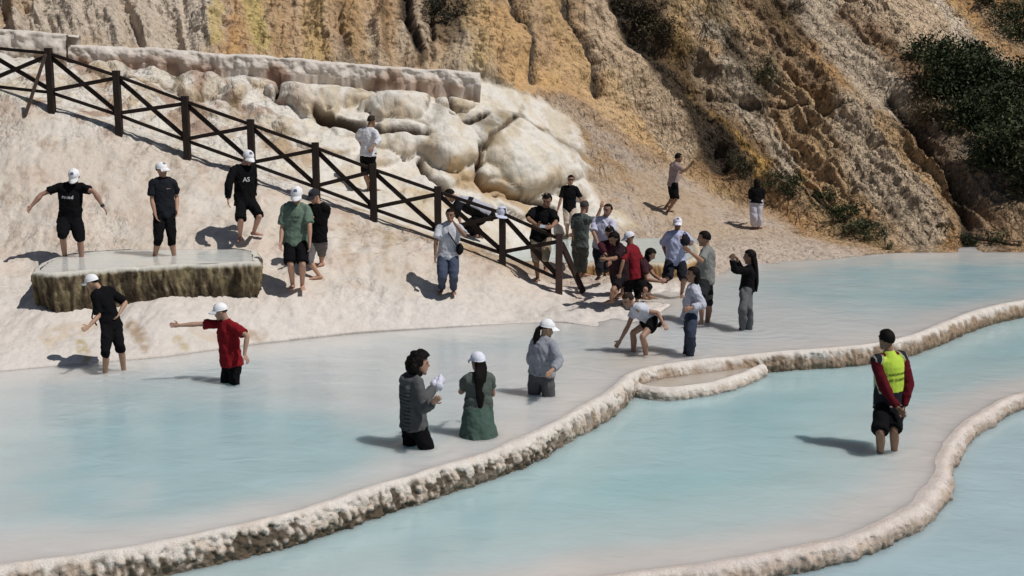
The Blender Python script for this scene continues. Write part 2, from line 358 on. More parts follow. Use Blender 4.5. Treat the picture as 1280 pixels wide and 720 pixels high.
tdisp += ridged(np.stack([p[:, 0]*5+fbm(p*2, 2), p[:, 1]*1.2, p[:, 2]*1.6], 1), 3)*0.018 + fbm(p*5, 4)*0.035 + (0.5-np.minimum(worley(p*7+fbm(p*4, 2)[:, None])[0], 1))*0.03*sstep(0.0, 0.4, fbm(p*0.9+44, 3))
ta = (0.25+0.75*sstep(0, 16, trd))*tr*sstep(5.0, 5.8, T)*sstep(8.05, 7.35, T)*np.where(py < fence_line-4, 1, 0.15)
disp += ta*tdisp
# gully strokes that cut in
cuts = [([(690, -30), (702, 30), (722, 60), (738, 88), (746, 118)], 5, .35), ([(638, -30), (636, 25), (655, 55), (668, 100)], 5, .30), ([(356, 82), (355, 105), (350, 130)], 3, .4), ([(392, 150), (425, 160), (462, 172)], 3.6, .45), ([(470, 172), (500, 174), (526, 178)], 3.2, .4), ([(560, 158), (582, 162), (604, 150)], 3.4, .4), ([(592, 196), (590, 222), (602, 238)], 3.2, .45), ([(524, 200), (534, 226), (552, 240)], 3, .35), ([(446, 100), (458, 116), (474, 128)], 2.8, .3), ([(536, 118), (556, 130), (562, 146)], 2.6, .3), ([(602, 236), (640, 252), (690, 262)], 3, .35), ([(640, 150), (612, 178), (596, 198)], 2.6, .28),
 ([(500, -30), (512, 40), (522, 72)], 5, .25), ([(538, -20), (540, 60)], 3, .2), ([(885, 120), (960, 140), (1020, 150), (1080, 150)], 3, .2), ([(1110, 130), (1150, 190), (1190, 250), (1215, 310)], 8, .25), ([(770, -20), (800, 60), (850, 130), (905, 200)], 16, .5)]
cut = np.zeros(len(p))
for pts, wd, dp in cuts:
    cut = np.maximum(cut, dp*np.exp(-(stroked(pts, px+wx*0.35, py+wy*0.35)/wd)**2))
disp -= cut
# push along a mix of normal and "towards the open side"
nn = flat(N)*0.75 + np.array([0, -0.35, 0.1]); nn /= np.linalg.norm(nn, axis=1, keepdims=True)
nn = np.where((bank > 0.5)[:, None], flat(N), nn)
disp = np.where(sel, disp, disp)
p2 = p + nn*disp[:, None]
# basin of the small terrace pool
inpool = sstep(-2, 4, polyd([(600, 312), (625, 300), (700, 298), (780, 297), (868, 300), (866, 323), (700, 326), (650, 324)], px+wx*0.2, py+wy*0.15))
p2[:, 2] -= inpool*0.30
# --- colours
def mixc(c, col, a):
    return c*(1-a)[:, None] + np.array(col)[None, :]*a[:, None]
n1 = fbm(p*0.7, 4); n2 = fbm(p*2.6, 4); n3 = fbm(p*9, 3)
C_ = np.tile(np.array([0.42, 0.30, 0.19]), (len(p), 1))
gn = fbm(np.stack([cc*1.2, p[:, 2]*0.25, p[:, 1]*0.1], 1), 4); gn2 = fbm(np.stack([cc*3.5+9, p[:, 2]*0.5, p[:, 1]*0.2], 1), 4)
C_ = mixc(C_, (0.52, 0.45, 0.36), sstep(0.0, 0.5, gn)*0.8)
C_ = mixc(C_, (0.40, 0.24, 0.11), sstep(0.0, 0.5, -gn+n2*0.3)*0.8)
C_ = mixc(C_, (0.44, 0.34, 0.15), sstep(0.1, 0.5, gn2)*0.5)
C_ = mixc(C_, (0.10, 0.07, 0.045), sstep(0.05, 0.45, -gn2+n3*0.3)*0.7)
C_ = mixc(C_, (0.10, 0.07, 0.045), sstep(0.2, 0.55, n2+0.5*n3)*0.55)
strokes = [
 ([(760, -40), (800, 50), (850, 120), (900, 180), (945, 225)], 40, (0.13, 0.09, 0.055), .6), ([(1150, 75), (1210, 130), (1290, 190)], 44, (0.045, 0.045, 0.025), .85), ([(1110, 130), (1150, 190), (1190, 250), (1215, 300)], 16, (0.12, 0.085, 0.06), .7),
 # pts, width, colour, strength
 ([(-40, 5), (60, 15), (150, 25), (240, 35)], 45, (0.60, 0.54, 0.47), .85), ([(200, -20), (230, 50)], 22, (0.62, 0.55, 0.47), .8),
 ([(262, -20), (272, 60)], 9, (0.45, 0.36, 0.16), .8), ([(300, -20), (330, 60)], 14, (0.50, 0.41, 0.18), .8), ([(345, -20), (350, 70)], 12, (0.33, 0.22, 0.12), .7),
 ([(395, -20), (400, 75)], 14, (0.42, 0.30, 0.15), .7), ([(440, -20), (450, 80)], 12, (0.30, 0.20, 0.10), .7), ([(500, -20), (512, 40), (524, 82)], 9, (0.05, 0.035, 0.022), .9),
 ([(478, -20), (482, 80)], 5, (0.07, 0.05, 0.03), .7), ([(555, -20), (560, 45)], 26, (0.06, 0.045, 0.03), .85), ([(540, 0), (541, 80)], 4, (0.04, 0.03, 0.02), .8), ([(590, 20), (600, 90)], 14, (0.40, 0.29, 0.15), .6),
 ([(0, 25), (40, 20)], 12, (0.32, 0.22, 0.12), .6), ([(-100, 0), (10, 10)], 14, (0.15, 0.10, 0.05), .6),
 ([(620, 40), (640, 90), (690, 130), (760, 190)], 26, (0.48, 0.32, 0.16), .75), ([(660, -20), (700, 60), (760, 150), (820, 200)], 16, (0.50, 0.36, 0.20), .6),
 ([(725, -20), (745, 60), (800, 130), (850, 190)], 24, (0.50, 0.42, 0.33), .75),
 ([(770, -20), (795, 30), (835, 90)], 36, (0.055, 0.04, 0.024), .9), ([(830, 80), (870, 150), (905, 190)], 22, (0.13, 0.09, 0.05), .8), ([(905, 180), (945, 225)], 12, (0.10, 0.085, 0.06), .8),
 ([(840, 0), (850, 60)], 14, (0.36, 0.25, 0.11), .5), ([(845, 110), (900, 175), (950, 225)], 8, (0.42, 0.28, 0.10), .75),
 ([(872, -20), (895, 40), (915, 80)], 16, (0.13, 0.11, 0.08), .7), ([(885, 50), (900, 60)], 12, (0.5, 0.46, 0.4), .6),
 ([(905, 90), (955, 170), (985, 225)], 15, (0.56, 0.50, 0.42), .85), ([(940, -20), (965, 10), (990, 45)], 30, (0.10, 0.075, 0.05), .85), ([(905, 60), (930, 105), (955, 140)], 12, (0.07, 0.06, 0.045), .75), ([(950, 90), (965, 110)], 12, (0.10, 0.09, 0.06), .7),
 ([(1010, -20), (1045, 50), (1090, 110), (1120, 140)], 34, (0.56, 0.50, 0.42), .9), ([(975, 140), (1010, 190), (1060, 260)], 24, (0.44, 0.32, 0.20), .7),
 ([(1060, 160), (1100, 220), (1160, 290)], 28, (0.54, 0.47, 0.38), .85), ([(1095, 160), (1150, 220), (1195, 290)], 14, (0.46, 0.33, 0.19), .6),
 ([(960, 235), (1010, 250), (1060, 285), (1100, 300)], 12, (0.14, 0.11, 0.07), .65), ([(1100, 290), (1130, 310)], 8, (0.5, 0.4, 0.3), .5),
 ([(1055, 20), (1100, 60), (1140, 110), (1150, 150)], 14, (0.22, 0.15, 0.10), .8), ([(1070, -20), (1150, 40), (1240, 110), (1330, 170)], 36, (0.64, 0.53, 0.41), .95), ([(1150, -20), (1200, 40), (1260, 90)], 9, (0.66, 0.60, 0.53), .8),
 ([(1230, 10), (1290, 60)], 12, (0.30, 0.24, 0.17), .6), ([(1240, -30), (1330, 40)], 18, (0.07, 0.07, 0.04), .85),
 ([(1180, 170), (1230, 240), (1300, 270)], 34, (0.19, 0.155, 0.125), .85), ([(1200, 200), (1240, 250)], 10, (0.10, 0.095, 0.09), .7), ([(1170, 280), (1300, 300)], 14, (0.26, 0.19, 0.13), .7),
 ([(1160, 130), (1230, 180), (1330, 240)], 26, (0.12, 0.085, 0.055), .7)]
for pts, wd, cl, st in strokes:
    d = stroked(pts, qx, qy); C_ = mixc(C_, cl, st*sstep(wd*1.25, wd*0.55, d)*cliff)
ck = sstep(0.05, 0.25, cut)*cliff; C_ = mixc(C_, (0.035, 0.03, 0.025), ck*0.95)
# fine scrub and grit
C_ = mixc(C_, (0.075, 0.055, 0.035), cliff*sstep(0.18, 0.5, fbm(p*5.5+3, 5))*0.6)
C_ = mixc(C_, (0.08, 0.06, 0.04), cliff*sstep(0.15, 0.5, fbm(np.stack([cc*9+wrp[:, 0]*2, p[:, 2]*2.2, p[:, 1]*0.8], 1), 4))*0.6*sstep(560, 720, px))
C_ = C_*(1+(0.42-0.34*sstep(700, 900, px))*cliff*(1-np.clip(C_.mean(1)/0.5, 0, 1)))[:, None]
# lower smooth slope
Cs = np.tile(np.array([0.44, 0.335, 0.24]), (len(p), 1))
Cs = mixc(Cs, (0.47, 0.385, 0.31), sstep(-0.1, 0.4, n1)); Cs = mixc(Cs, (0.42, 0.28, 0.16), sstep(0.1, 0.5, n2)*0.5)
Cs = mixc(Cs, (0.52, 0.44, 0.375), sstep(270, 320, py)*0.8); Cs = mixc(Cs, (0.40, 0.26, 0.15), sstep(22, 2, py-toe)*0.6)
Cs = mixc(Cs, (0.30, 0.20, 0.12), sstep(0.3, 0.55, n3+0.3*n2)*0.35)
C_ = C_*(1-slope)[:, None] + Cs*slope[:, None]
# bank
Cb = np.tile(np.array([0.62, 0.55, 0.475]), (len(p), 1))
Cb = mixc(Cb, (0.67, 0.615, 0.555), sstep(-0.2, 0.4, n1)); Cb = mixc(Cb, (0.58, 0.48, 0.38), sstep(0.0, 0.5, n2)*0.35)
Cb = mixc(Cb, (0.60, 0.45, 0.36), sstep(0.1, 0.45, fbm(p*1.7+40, 3))*0.35)
Cb = mixc(Cb, (0.65, 0.61, 0.575), sstep(330, 400, py)*0.75)
for pts, wd, cl, st in [([(165, 415), (185, 432)], 9, (0.30, 0.19, 0.09), .7), ([(100, 435), (112, 445)], 7, (0.35, 0.27, 0.09), .7), ([(225, 430), (232, 440)], 7, (0.38, 0.30, 0.12), .6),
    ([(60, 425), (110, 410)], 12, (0.50, 0.38, 0.24), .5), ([(310, 415), (330, 425)], 8, (0.38, 0.26, 0.15), .6), ([(250, 420), (300, 430)], 7, (0.48, 0.36, 0.22), .5),
    ([(470, 285), (500, 300)], 8, (0.40, 0.27, 0.14), .5), ([(590, 310), (640, 345)], 7, (0.50, 0.36, 0.24), .6), ([(430, 270), (440, 350)], 9, (0.48, 0.37, 0.26), .5), ([(480, 290), (482, 350)], 5, (0.42, 0.31, 0.2), .5)]:
    Cb = mixc(Cb, cl, st*sstep(wd*1.4, wd*0.4, stroked(pts, qx, qy))*sstep(-0.5, 0.2, n3))
Cb = mixc(Cb, (0.36, 0.27, 0.20), sstep(0.22, 0.55, n3+0.5*n2)*0.55*sstep(400, 330, py))
Cb = mixc(Cb, (0.44, 0.31, 0.24), sstep(0.0, 0.35, fbm(p*np.array([4, 1, 2.5])+3, 4)-0.004*(py-fence_line))*0.55*sstep(60, 5, py-fence_line))
C_ = C_*(1-bank)[:, None] + Cb*np.array([0.95, 0.945, 0.94])*bank[:, None]
# travertine
Ct = np.tile(np.array([0.66, 0.62, 0.56]), (len(p), 1))
crease_shade = sstep(0.16, 0.02, lh-l2)*(l2 > 0.06)
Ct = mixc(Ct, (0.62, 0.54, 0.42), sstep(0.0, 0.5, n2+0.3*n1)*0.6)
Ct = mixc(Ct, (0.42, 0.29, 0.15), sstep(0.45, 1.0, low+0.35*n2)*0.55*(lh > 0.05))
Ct = mixc(Ct, (0.50, 0.38, 0.22), sstep(0.10, 0.0, lh)*0.5*sstep(-0.1, 0.3, n1)*sstep(460, 540, px))
Ct = mixc(Ct, (0.34, 0.22, 0.16), leftt*sstep(0.05, 0.32, fbm(p*np.array([1.8, 1.2, 2.6])+60, 5, 0.6))*0.8)
Ct = mixc(Ct, (0.13, 0.095, 0.055), crease_shade*sstep(-0.3, 0.3, n2+0.2)*0.75)  # creases between boulders darkened, their shade painted into the colour
Ct = mixc(Ct, (0.46, 0.36, 0.22), sstep(0.05, 0.4, fbm(np.stack([p[:, 0]*3, p[:, 1], p[:, 2]*0.7], 1), 4))*0.45)
Ct = mixc(Ct, (0.12, 0.08, 0.05), sstep(0.05, 0.3, cut))  # crevice cuts painted dark too, shade put into the colour
for pts, wd, cl, st in [([(100, 110), (130, 118)], 9, (0.38, 0.26, 0.17), .8), ([(215, 150), (250, 160)], 10, (0.36, 0.25, 0.17), .7), ([(330, 190), (380, 205)], 11, (0.40, 0.28, 0.17), .75), ([(240, 85), (250, 120)], 9, (0.34, 0.2, 0.13), .7),
    ([(395, 155), (470, 168)], 5, (0.10, 0.075, 0.05), .85), ([(555, 215), (620, 250), (650, 265)], 9, (0.44, 0.30, 0.16), .8), ([(500, 245), (560, 262)], 8, (0.5, 0.36, 0.2), .7), ([(600, 95), (640, 110)], 6, (0.4, 0.28, 0.15), .5)]:
    Ct = mixc(Ct, cl, st*sstep(wd*1.4, wd*0.4, stroked(pts, qx, qy)))
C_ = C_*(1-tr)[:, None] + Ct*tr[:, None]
C_ = mixc(C_, (0.38, 0.24, 0.12), rr*sstep(-0.3, 0.4, n2)*0.6)
C_ *= (1+0.10*n3)[:, None]
ruf = cliff*1.0 + slope*(0.45+0.3*sstep(260, 180, py)) + bank*(0.14+0.22*sstep(-0.05, 0.4, fbm(p*0.8+11, 3))*sstep(400, 330, py)) + tr*(0.20+0.25*leftt)
ruf = np.where(cliff > 0.5, ruf*(0.55+0.45*sstep(700, 860, px))*(1-0.25*(1-calm)), ruf)
wsat = np.clip(cliff, 0, 1)[:, None]; kr = sstep(600, 850, px)[:, None]
C_ = C_*(1-wsat) + wsat*np.clip(C_*(np.array([1.34, 1.28, 1.21])[None, :]*(1-kr) + np.array([1.60, 1.46, 1.30])[None, :]*kr)*(1-0.30*np.clip(C_.mean(1)/0.45, 0, 1))[:, None], 0, 0.70)
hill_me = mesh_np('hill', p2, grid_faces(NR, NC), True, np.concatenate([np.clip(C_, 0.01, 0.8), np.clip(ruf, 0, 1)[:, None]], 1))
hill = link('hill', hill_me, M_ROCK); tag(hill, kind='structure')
bvh = BVHTree.FromPolygons([Vector(v) for v in p2.tolist()], grid_faces(NR, NC).tolist())
def hit(px_, py_):
    r = ray(px_, py_).normalized()
    h = bvh.ray_cast(Vector((0, 0, CAMZ)), r)
    return h[0] if h[0] is not None else unp(px_, py_, 25)
def ground(x, y):
    h = bvh.ray_cast(Vector((x, y, 9)), Vector((0, 0, -1)))
    return h[0].z if h[0] is not None else 0
def mco0(me):
    a = np.zeros(len(me.vertices)*3, np.float32); me.vertices.foreach_get('co', a); return a.reshape(-1, 3)
# ------------------------------------------------------------------ pool rims
def resample(pts, step):
    P_ = np.array([[q.x, q.y, q.z] for q in pts])
    # smooth (Catmull-Rom) then even spacing
    out = []
    Q = np.vstack([2*P_[0]-P_[1], P_, 2*P_[-1]-P_[-2]])
    for i in range(1, len(Q)-2):
        for t in np.linspace(0, 1, 24, endpoint=False):
            a, b, c, d = Q[i-1], Q[i], Q[i+1], Q[i+2]
            out.append(0.5*((2*b)+(-a+c)*t+(2*a-5*b+4*c-d)*t*t+(-a+3*b-3*c+d)*t**3))
    out.append(P_[-1]); out = np.array(out)
    s = np.concatenate([[0], np.cumsum(np.linalg.norm(np.diff(out, axis=0), axis=1))])
    n = int(s[-1]/step); u = np.linspace(0, s[-1], n)
    return np.stack([np.interp(u, s, out[:, k]) for k in range(3)], 1)
def rim(name, crest_px, z, drop, wide, rough_fn, step=0.016, under=0.35, brown=1.0, tint=(0.66, 0.61, 0.56)):
    pts = resample([onz(a, b, z) for a, b in crest_px], step)
    kw = int(0.35/step); g_ = np.exp(-(np.arange(-kw, kw+1)/(kw/2.0))**2); g_ /= g_.sum(); pp_ = np.pad(pts, ((kw, kw), (0, 0)), mode='edge')
    if len(pts) > 4*kw:
        sm = np.stack([np.convolve(pp_[:, q], g_, 'valid') for q in range(3)], 1); sm[:kw] = pts[:kw]; sm[-kw:] = pts[-kw:]; pts = sm
    tg = np.gradient(pts, axis=0); tg[:, 2] = 0; tg /= np.linalg.norm(tg, axis=1, keepdims=True)
    out = np.stack([tg[:, 1], -tg[:, 0], np.zeros(len(tg))], 1)      # towards the camera side for left-to-right paths
    prof = [(-0.55-wide, -0.20), (-0.30-wide*.7, -0.07), (-0.12-wide*0.4, -0.026), (-0.05-wide*.15, -0.012), (-0.015, 0.000), (0.02, 0.006), (0.05, 0.002), (0.072, -0.014)]
    nv = 26
    for i in range(1, nv+1):
        t = i/nv; prof.append((0.085+0.035*math.sin(t*3.0)+0.02*t, -0.022-(drop-0.0)*t))
    prof.append((0.06, -drop-0.16))
    prof = np.array(prof)
    wv_ = 1+0.35*fbm(np.stack([np.arange(len(pts))*step*1.1, np.zeros(len(pts)), np.zeros(len(pts))+z*5], 1), 3)[:, None]
    A = pts[:, None, :] + out[:, None, :]*(prof[None, :, 0]*wv_)[:, :, None]; A[:, :, 2] += prof[None, :, 1]
    nR, nP = A.shape[:2]; a = A.reshape(-1, 3)
    outw = np.repeat(out, nP, 0); k = np.tile(np.arange(nP), nR)
    s = np.repeat(np.arange(nR)*step, nP)
    xpx = 640 + a[:, 0]/np.maximum(a[:, 1], 1)*F
    ro = rough_fn(xpx)
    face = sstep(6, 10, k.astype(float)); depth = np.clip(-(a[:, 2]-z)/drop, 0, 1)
    w_path = fbm(np.stack([s*1.2, s*0+3, s*0], 1), 3)*0.05
    w_path = w_path + fbm(np.stack([s*5, s*0+13, s*0], 1), 3)*0.022*sstep(3, 8, k.astype(float))
    a[:, :2] += outw[:, :2]*w_path[:, None]
    wr_ = np.stack([fbm(a*7, 3), fbm(a*7+30, 3), fbm(a*7+60, 3)], 1)*0.055
    b3 = a + wr_
    f1, f2 = worley(np.stack([b3[:, 0]*15, b3[:, 1]*15, b3[:, 2]*8], 1))
    g1, _ = worley(np.stack([b3[:, 0]*34, b3[:, 1]*34, b3[:, 2]*24], 1))
    patch = sstep(-0.25, 0.3, fbm(np.stack([s*0.9, a[:, 2]*3, s*0+4], 1), 3))
    ro = ro*(0.6+0.4*patch)
    fl = ridged(np.stack([s*16+fbm(a*4, 2)*0.7, a[:, 2]*3.0, s*0], 1), 3)
    d = face*((0.5-f1)*0.065*ro + (0.5-g1)*0.035*ro + fl*0.022*(1.1-0.4*ro) + fbm(a*16, 3)*0.022 + fbm(np.stack([s*4, a[:, 2]*4, s*0+8], 1), 3)*0.03)
    a += outw*d[:, None]
    a[:, 2] += face*(-0.5*(f1-0.4)*0.03*ro) + fbm(np.stack([s*2.2, s*0, s*0+1.5], 1), 4)*0.016*sstep(2, 4, k.astype(float)) + fbm(a*22, 2)*0.006*face
    Cc = np.tile(np.array(tint), (len(a), 1))
    nz = fbm(a*6, 3); nb = fbm(np.stack([s*7, a[:, 2]*2.0, s*0], 1), 3)
    Cc = mixc(Cc, (0.60, 0.50, 0.42), sstep(0, 0.5, nz)*0.5)
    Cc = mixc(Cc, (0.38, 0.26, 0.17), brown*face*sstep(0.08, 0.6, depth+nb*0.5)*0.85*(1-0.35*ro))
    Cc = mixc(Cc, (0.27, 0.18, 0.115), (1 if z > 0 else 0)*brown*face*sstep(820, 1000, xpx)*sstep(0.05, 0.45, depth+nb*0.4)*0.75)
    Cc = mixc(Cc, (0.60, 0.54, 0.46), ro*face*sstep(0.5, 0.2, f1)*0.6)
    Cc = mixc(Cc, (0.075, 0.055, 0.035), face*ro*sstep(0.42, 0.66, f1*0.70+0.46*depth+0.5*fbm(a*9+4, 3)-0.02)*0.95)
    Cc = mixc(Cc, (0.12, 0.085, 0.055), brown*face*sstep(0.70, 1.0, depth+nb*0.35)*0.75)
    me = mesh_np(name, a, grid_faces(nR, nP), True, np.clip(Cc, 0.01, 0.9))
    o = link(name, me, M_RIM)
    return o, pts
R1 = [(-700, 775), (-350, 752), (-120, 728), (0, 708), (100, 694), (200, 677), (300, 656), (400, 630), (480, 604), (560, 580), (640, 554), (700, 524), (750, 496), (778, 476), (795, 464), (830, 455), (900, 447), (960, 440), (1040, 434), (1100, 428), (1150, 416), (1200, 396), (1240, 383), (1285, 374), (1380, 356), (1520, 340), (1750, 330)]
R2 = [(150, 830), (450, 775), (620, 745), (760, 722), (900, 703), (1003, 684), (1080, 664), (1131, 640), (1157, 618), (1172, 597), (1180, 572), (1188, 550), (1208, 529), (1239, 508), (1280, 492), (1400, 470), (1700, 450), (2100, 440)]
R3 = [(792, 474), (806, 482), (832, 485), (860, 482), (889, 477), (911, 471), (930, 464), (950, 455)]
Z2, Z3, ZS = -0.28, -0.46, -0.155
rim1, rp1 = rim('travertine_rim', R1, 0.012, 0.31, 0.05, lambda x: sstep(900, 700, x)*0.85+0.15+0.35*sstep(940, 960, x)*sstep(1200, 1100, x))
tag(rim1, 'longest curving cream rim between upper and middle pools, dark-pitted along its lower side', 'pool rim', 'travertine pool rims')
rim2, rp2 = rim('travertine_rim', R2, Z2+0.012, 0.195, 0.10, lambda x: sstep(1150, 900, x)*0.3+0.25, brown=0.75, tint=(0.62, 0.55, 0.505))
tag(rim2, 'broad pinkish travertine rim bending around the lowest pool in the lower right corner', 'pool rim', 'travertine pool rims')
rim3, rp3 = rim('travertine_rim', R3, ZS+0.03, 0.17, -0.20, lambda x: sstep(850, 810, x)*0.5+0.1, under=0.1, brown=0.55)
tag(rim3, 'short crescent travertine rim enclosing a tiny puddle against the long rim', 'pool rim', 'travertine pool rims')

R4 = [(640, 326), (680, 327), (720, 328), (770, 328.5), (820, 328), (852, 327), (868, 322), (872, 315), (866, 304), (850, 299)]
rim4, rp4 = rim('travertine_rim', R4, 0.375, 0.34, -0.12, lambda x: x*0+0.1, step=0.02, brown=1.0)
_c = mco0(rim4.data).astype(float); _k = np.tile(np.arange(35), len(rp4)); _f = sstep(7, 12, _k.astype(float)); _n = fbm(np.stack([_c[:, 0]*5, _c[:, 1]*2, _c[:, 2]*1.5], 1), 4)
_cc = mixc(np.tile(np.array([0.55, 0.47, 0.36]), (len(_c), 1)), (0.34, 0.19, 0.065), _f*0.9); _cc = mixc(_cc, (0.20, 0.10, 0.035), _f*sstep(0, 0.4, _n)*0.7); _cc = mixc(_cc, (0.5, 0.36, 0.2), _f*sstep(0, 0.4, -_n)*0.6)
rim4.data.color_attributes['Col'].data.foreach_set('color', np.concatenate([_cc, np.ones((len(_cc), 1))], 1).astype(np.float32).ravel())
tag(rim4, 'ochre dripping rim of the small pale pool behind the standing group', 'pool rim', 'travertine pool rims')
# ------------------------------------------------------------------ water
def mindist(a, path):
    d = np.full(len(a), 1e9)
    for q in path[::12]:
        d = np.minimum(d, (a[:, 0]-q[0])**2+(a[:, 1]-q[1])**2)
    return np.sqrt(d)
def to_px(a):
    rel = a - np.array([0, 0, CAMZ]); dd = rel[:, 1]*CT - rel[:, 2]*ST; up = rel[:, 1]*ST + rel[:, 2]*CT
    return 640+rel[:, 0]/dd*F, 360-up/dd*F
WADERS = {0.0: [(130, 463), (157, 458), (288, 478), (524, 558), (598, 544), (677, 494), (862, 441), (873, 399), (884, 403), (927, 409), (936, 411), (811, 441), (792, 440)], Z2: [(1101, 563), (1120, 557)]}
def sheet(name, x0, x1, ylo, yhi, z, colfn, nx=420, ny=260, pw=1.6):
    xs = np.linspace(x0, x1, nx); v = np.linspace(0, 1, ny)**pw
    lo = ylo(xs); hi = yhi(xs)
    Y = lo[None, :] + (hi-lo)[None, :]*v[:, None]; Xx = np.repeat(xs[None, :], ny, 0)
    a = np.stack([Xx.ravel(), Y.ravel(), np.full(Xx.size, z)], 1)
    dzr = np.zeros(len(a))
    for (wx_, wy_) in WADERS.get(round(z, 2), ()):
        q = onz(wx_, wy_, z); r_ = np.hypot(a[:, 0]-q.x, a[:, 1]-q.y); dzr += np.exp(-r_/0.55)*np.sin(r_*24+wx_)*0.0035*(r_ < 1.6)
    a[:, 2] += dzr
    me = mesh_np(name, a, grid_faces(ny, nx), True, np.clip(colfn(a), 0, 1))
    o = link(name, me, M_WATER); tag(o, kind='structure'); return o
fr1 = lambda x: np.interp(x, rp1[:, 0], rp1[:, 1]); fr2 = lambda x: np.interp(x, rp2[:, 0], rp2[:, 1])
TURQ = np.array([0.305, 0.49, 0.52]); PINK = np.array([0.60, 0.56, 0.54])
def shore_y(xx, yy):
    # rough pixel row of the shoreline per column
    return np.interp(xx, [-600, -100, 60, 200, 320, 450, 560, 640, 700, 760, 820, 860, 900, 960, 1040, 1110, 1900], [560, 478, 462, 450, 433, 418, 411, 406, 403, 412, 397, 368, 340, 330, 324, 316, 316])
def col_up(a):
    X_, Y_ = to_px(a); n = fbm(a*0.45, 4); n2 = fbm(a*1.6, 3)
    Cc = np.tile(np.array([0.54, 0.56, 0.565]), (len(a), 1))
    w1 = np.exp(-(((X_-270)/250)**2+((Y_-575)/85)**2)) + 0.6*np.exp(-(((X_-60)/140)**2+((Y_-640)/40)**2))
    w2 = np.exp(-(((X_-1180)/230)**2+((Y_-355)/34)**2)); w3 = np.exp(-(((X_-600)/110)**2+((Y_-425)/16)**2))*0.35
    m = np.clip((w1*1.25+w2*1.25+w3)*(1+0.9*n+0.4*n2), 0, 1)
    Cc = mixc(Cc, (0.34, 0.495, 0.53), m*0.95)
    Cc = mixc(Cc, (0.60, 0.575, 0.555), sstep(1.1, 0.15, mindist(a, rp1)+0.35*n)*0.8)
    Cc = mixc(Cc, (0.60, 0.575, 0.54), sstep(26, 0, Y_-shore_y(X_, Y_)+8*n2)*0.75*sstep(0, 1, Y_-300))
    Cc = mixc(Cc, (0.55, 0.50, 0.42), np.exp(-(((X_-790)/50)**2+((Y_-450)/14)**2))*0.6)
    return Cc
def col_mid(a):
    n = fbm(a*0.5, 4); n2 = fbm(a*2.0, 3)
    X_, Y_ = to_px(a)
    Cc = np.tile(TURQ, (len(a), 1)); Cc = mixc(Cc, (0.37, 0.51, 0.54), sstep(-0.2, 0.5, n)*0.6)
    Cc = mixc(Cc, (0.50, 0.58, 0.58), sstep(1.6, 0.3, mindist(a, rp1))*0.35)
    d = mindist(a, rp2); Cc = mixc(Cc, (0.52, 0.555, 0.55), sstep(2.3, 0.6, d+0.5*n)*0.6)
    Cc = mixc(Cc, (0.60, 0.555, 0.53), sstep(0.95, 0.25, d+0.25*n+0.15*n2)*0.85)
    return Cc
def col_low(a):
    n = fbm(a*0.5+20, 4)
    Cc = np.tile(np.array([0.37, 0.50, 0.55]), (len(a), 1)); Cc = mixc(Cc, (0.41, 0.53, 0.56), sstep(-0.2, 0.5, n)*0.6)
    return Cc
sheet('water', -14, 20, lambda x: fr1(x)-0.02, lambda x: x*0+36, 0.0, col_up, 700, 560, 1.6)
sheet('water', -14, 20, lambda x: np.minimum(fr2(x)-0.02, fr1(x)), lambda x: fr1(x)+0.05, Z2, col_mid, 560, 320, 1.0)
sheet('water', -16, 24, lambda x: x*0+0.5, lambda x: np.maximum(fr2(x)+0.05, 1), Z3, col_low, 320, 160, 0.8)
# small puddle inside the crescent rim
def poly_sheet(name, pxpts, z, c, n=30):
    P_ = [onz(a, b, z) for a, b in pxpts]; cx = sum((q.x for q in P_))/len(P_); cy = sum((q.y for q in P_))/len(P_)
    V = [(cx, cy, z)]; Fc = []
    m = len(P_); rings = 6
    for r in range(1, rings+1):
        for q in P_: V.append((cx+(q.x-cx)*r/rings, cy+(q.y-cy)*r/rings, z))
    me = bpy.data.meshes.new(name)
    for i in range(m): Fc.append((0, 1+i, 1+(i+1) % m))
    for r in range(rings-1):
        for i in range(m):
            a = 1+r*m+i; b = 1+r*m+(i+1) % m; Fc.append((a, a+m, b+m, b))
    me.from_pydata(V, [], Fc); me.update()
    V = np.array(V); nn_ = fbm(V*2, 3)
    set_col(me, np.tile(np.array(c), (len(V), 1))*(1+0.08*nn_)[:, None])
    for f in me.polygons: f.use_smooth = True
    return me
o = link('water', poly_sheet('water', [(792, 474), (808, 485), (834, 487), (862, 484), (892, 478), (914, 472), (932, 466), (950, 458), (962, 446), (900, 450), (850, 456), (815, 462)], ZS, (0.46, 0.41, 0.35)), M_WATER); tag(o, kind='structure')
o = link('water', poly_sheet('water', [(590, 314), (615, 302), (650, 296), (700, 293), (780, 292), (875, 298), (868, 318), (862, 327.5), (780, 329), (700, 329), (650, 327), (610, 323)], 0.36, (0.47, 0.55, 0.54)), M_WATER); tag(o, kind='structure')

# ------------------------------------------------------------------ raised basin on the left bank
ZB = 1.14
bt = [(40, 341), (70, 343), (134, 338), (227, 333), (300, 330), (317, 329), (323, 328.6), (324, 326), (322, 318), (318, 314), (298, 311), (230, 309), (157, 312), (108, 315), (72, 321), (50, 331)]
basin = bpy.data.objects.new('raised_basin', None); COL.objects.link(basin)
q0 = onz(180, 338, 0.6); basin.location = q0
tag(basin, 'raised stone basin on the left bank, brimful of milky water, brown dripping crust in front', 'basin')
top = resample([onz(a, b, ZB) for a, b in bt+[bt[0]]], 0.02)[:-1]
ctr = top.mean(0); nT = len(top)
outd = np.zeros_like(top); tgn = np.roll(top, -3, 0)-np.roll(top, 3, 0); outd[:, 0] = tgn[:, 1]; outd[:, 1] = -tgn[:, 0]
outd /= np.linalg.norm(outd, axis=1, keepdims=True)
if np.mean(((top-ctr)*outd).sum(1)) < 0: outd = -outd
NV = 44; rings = []
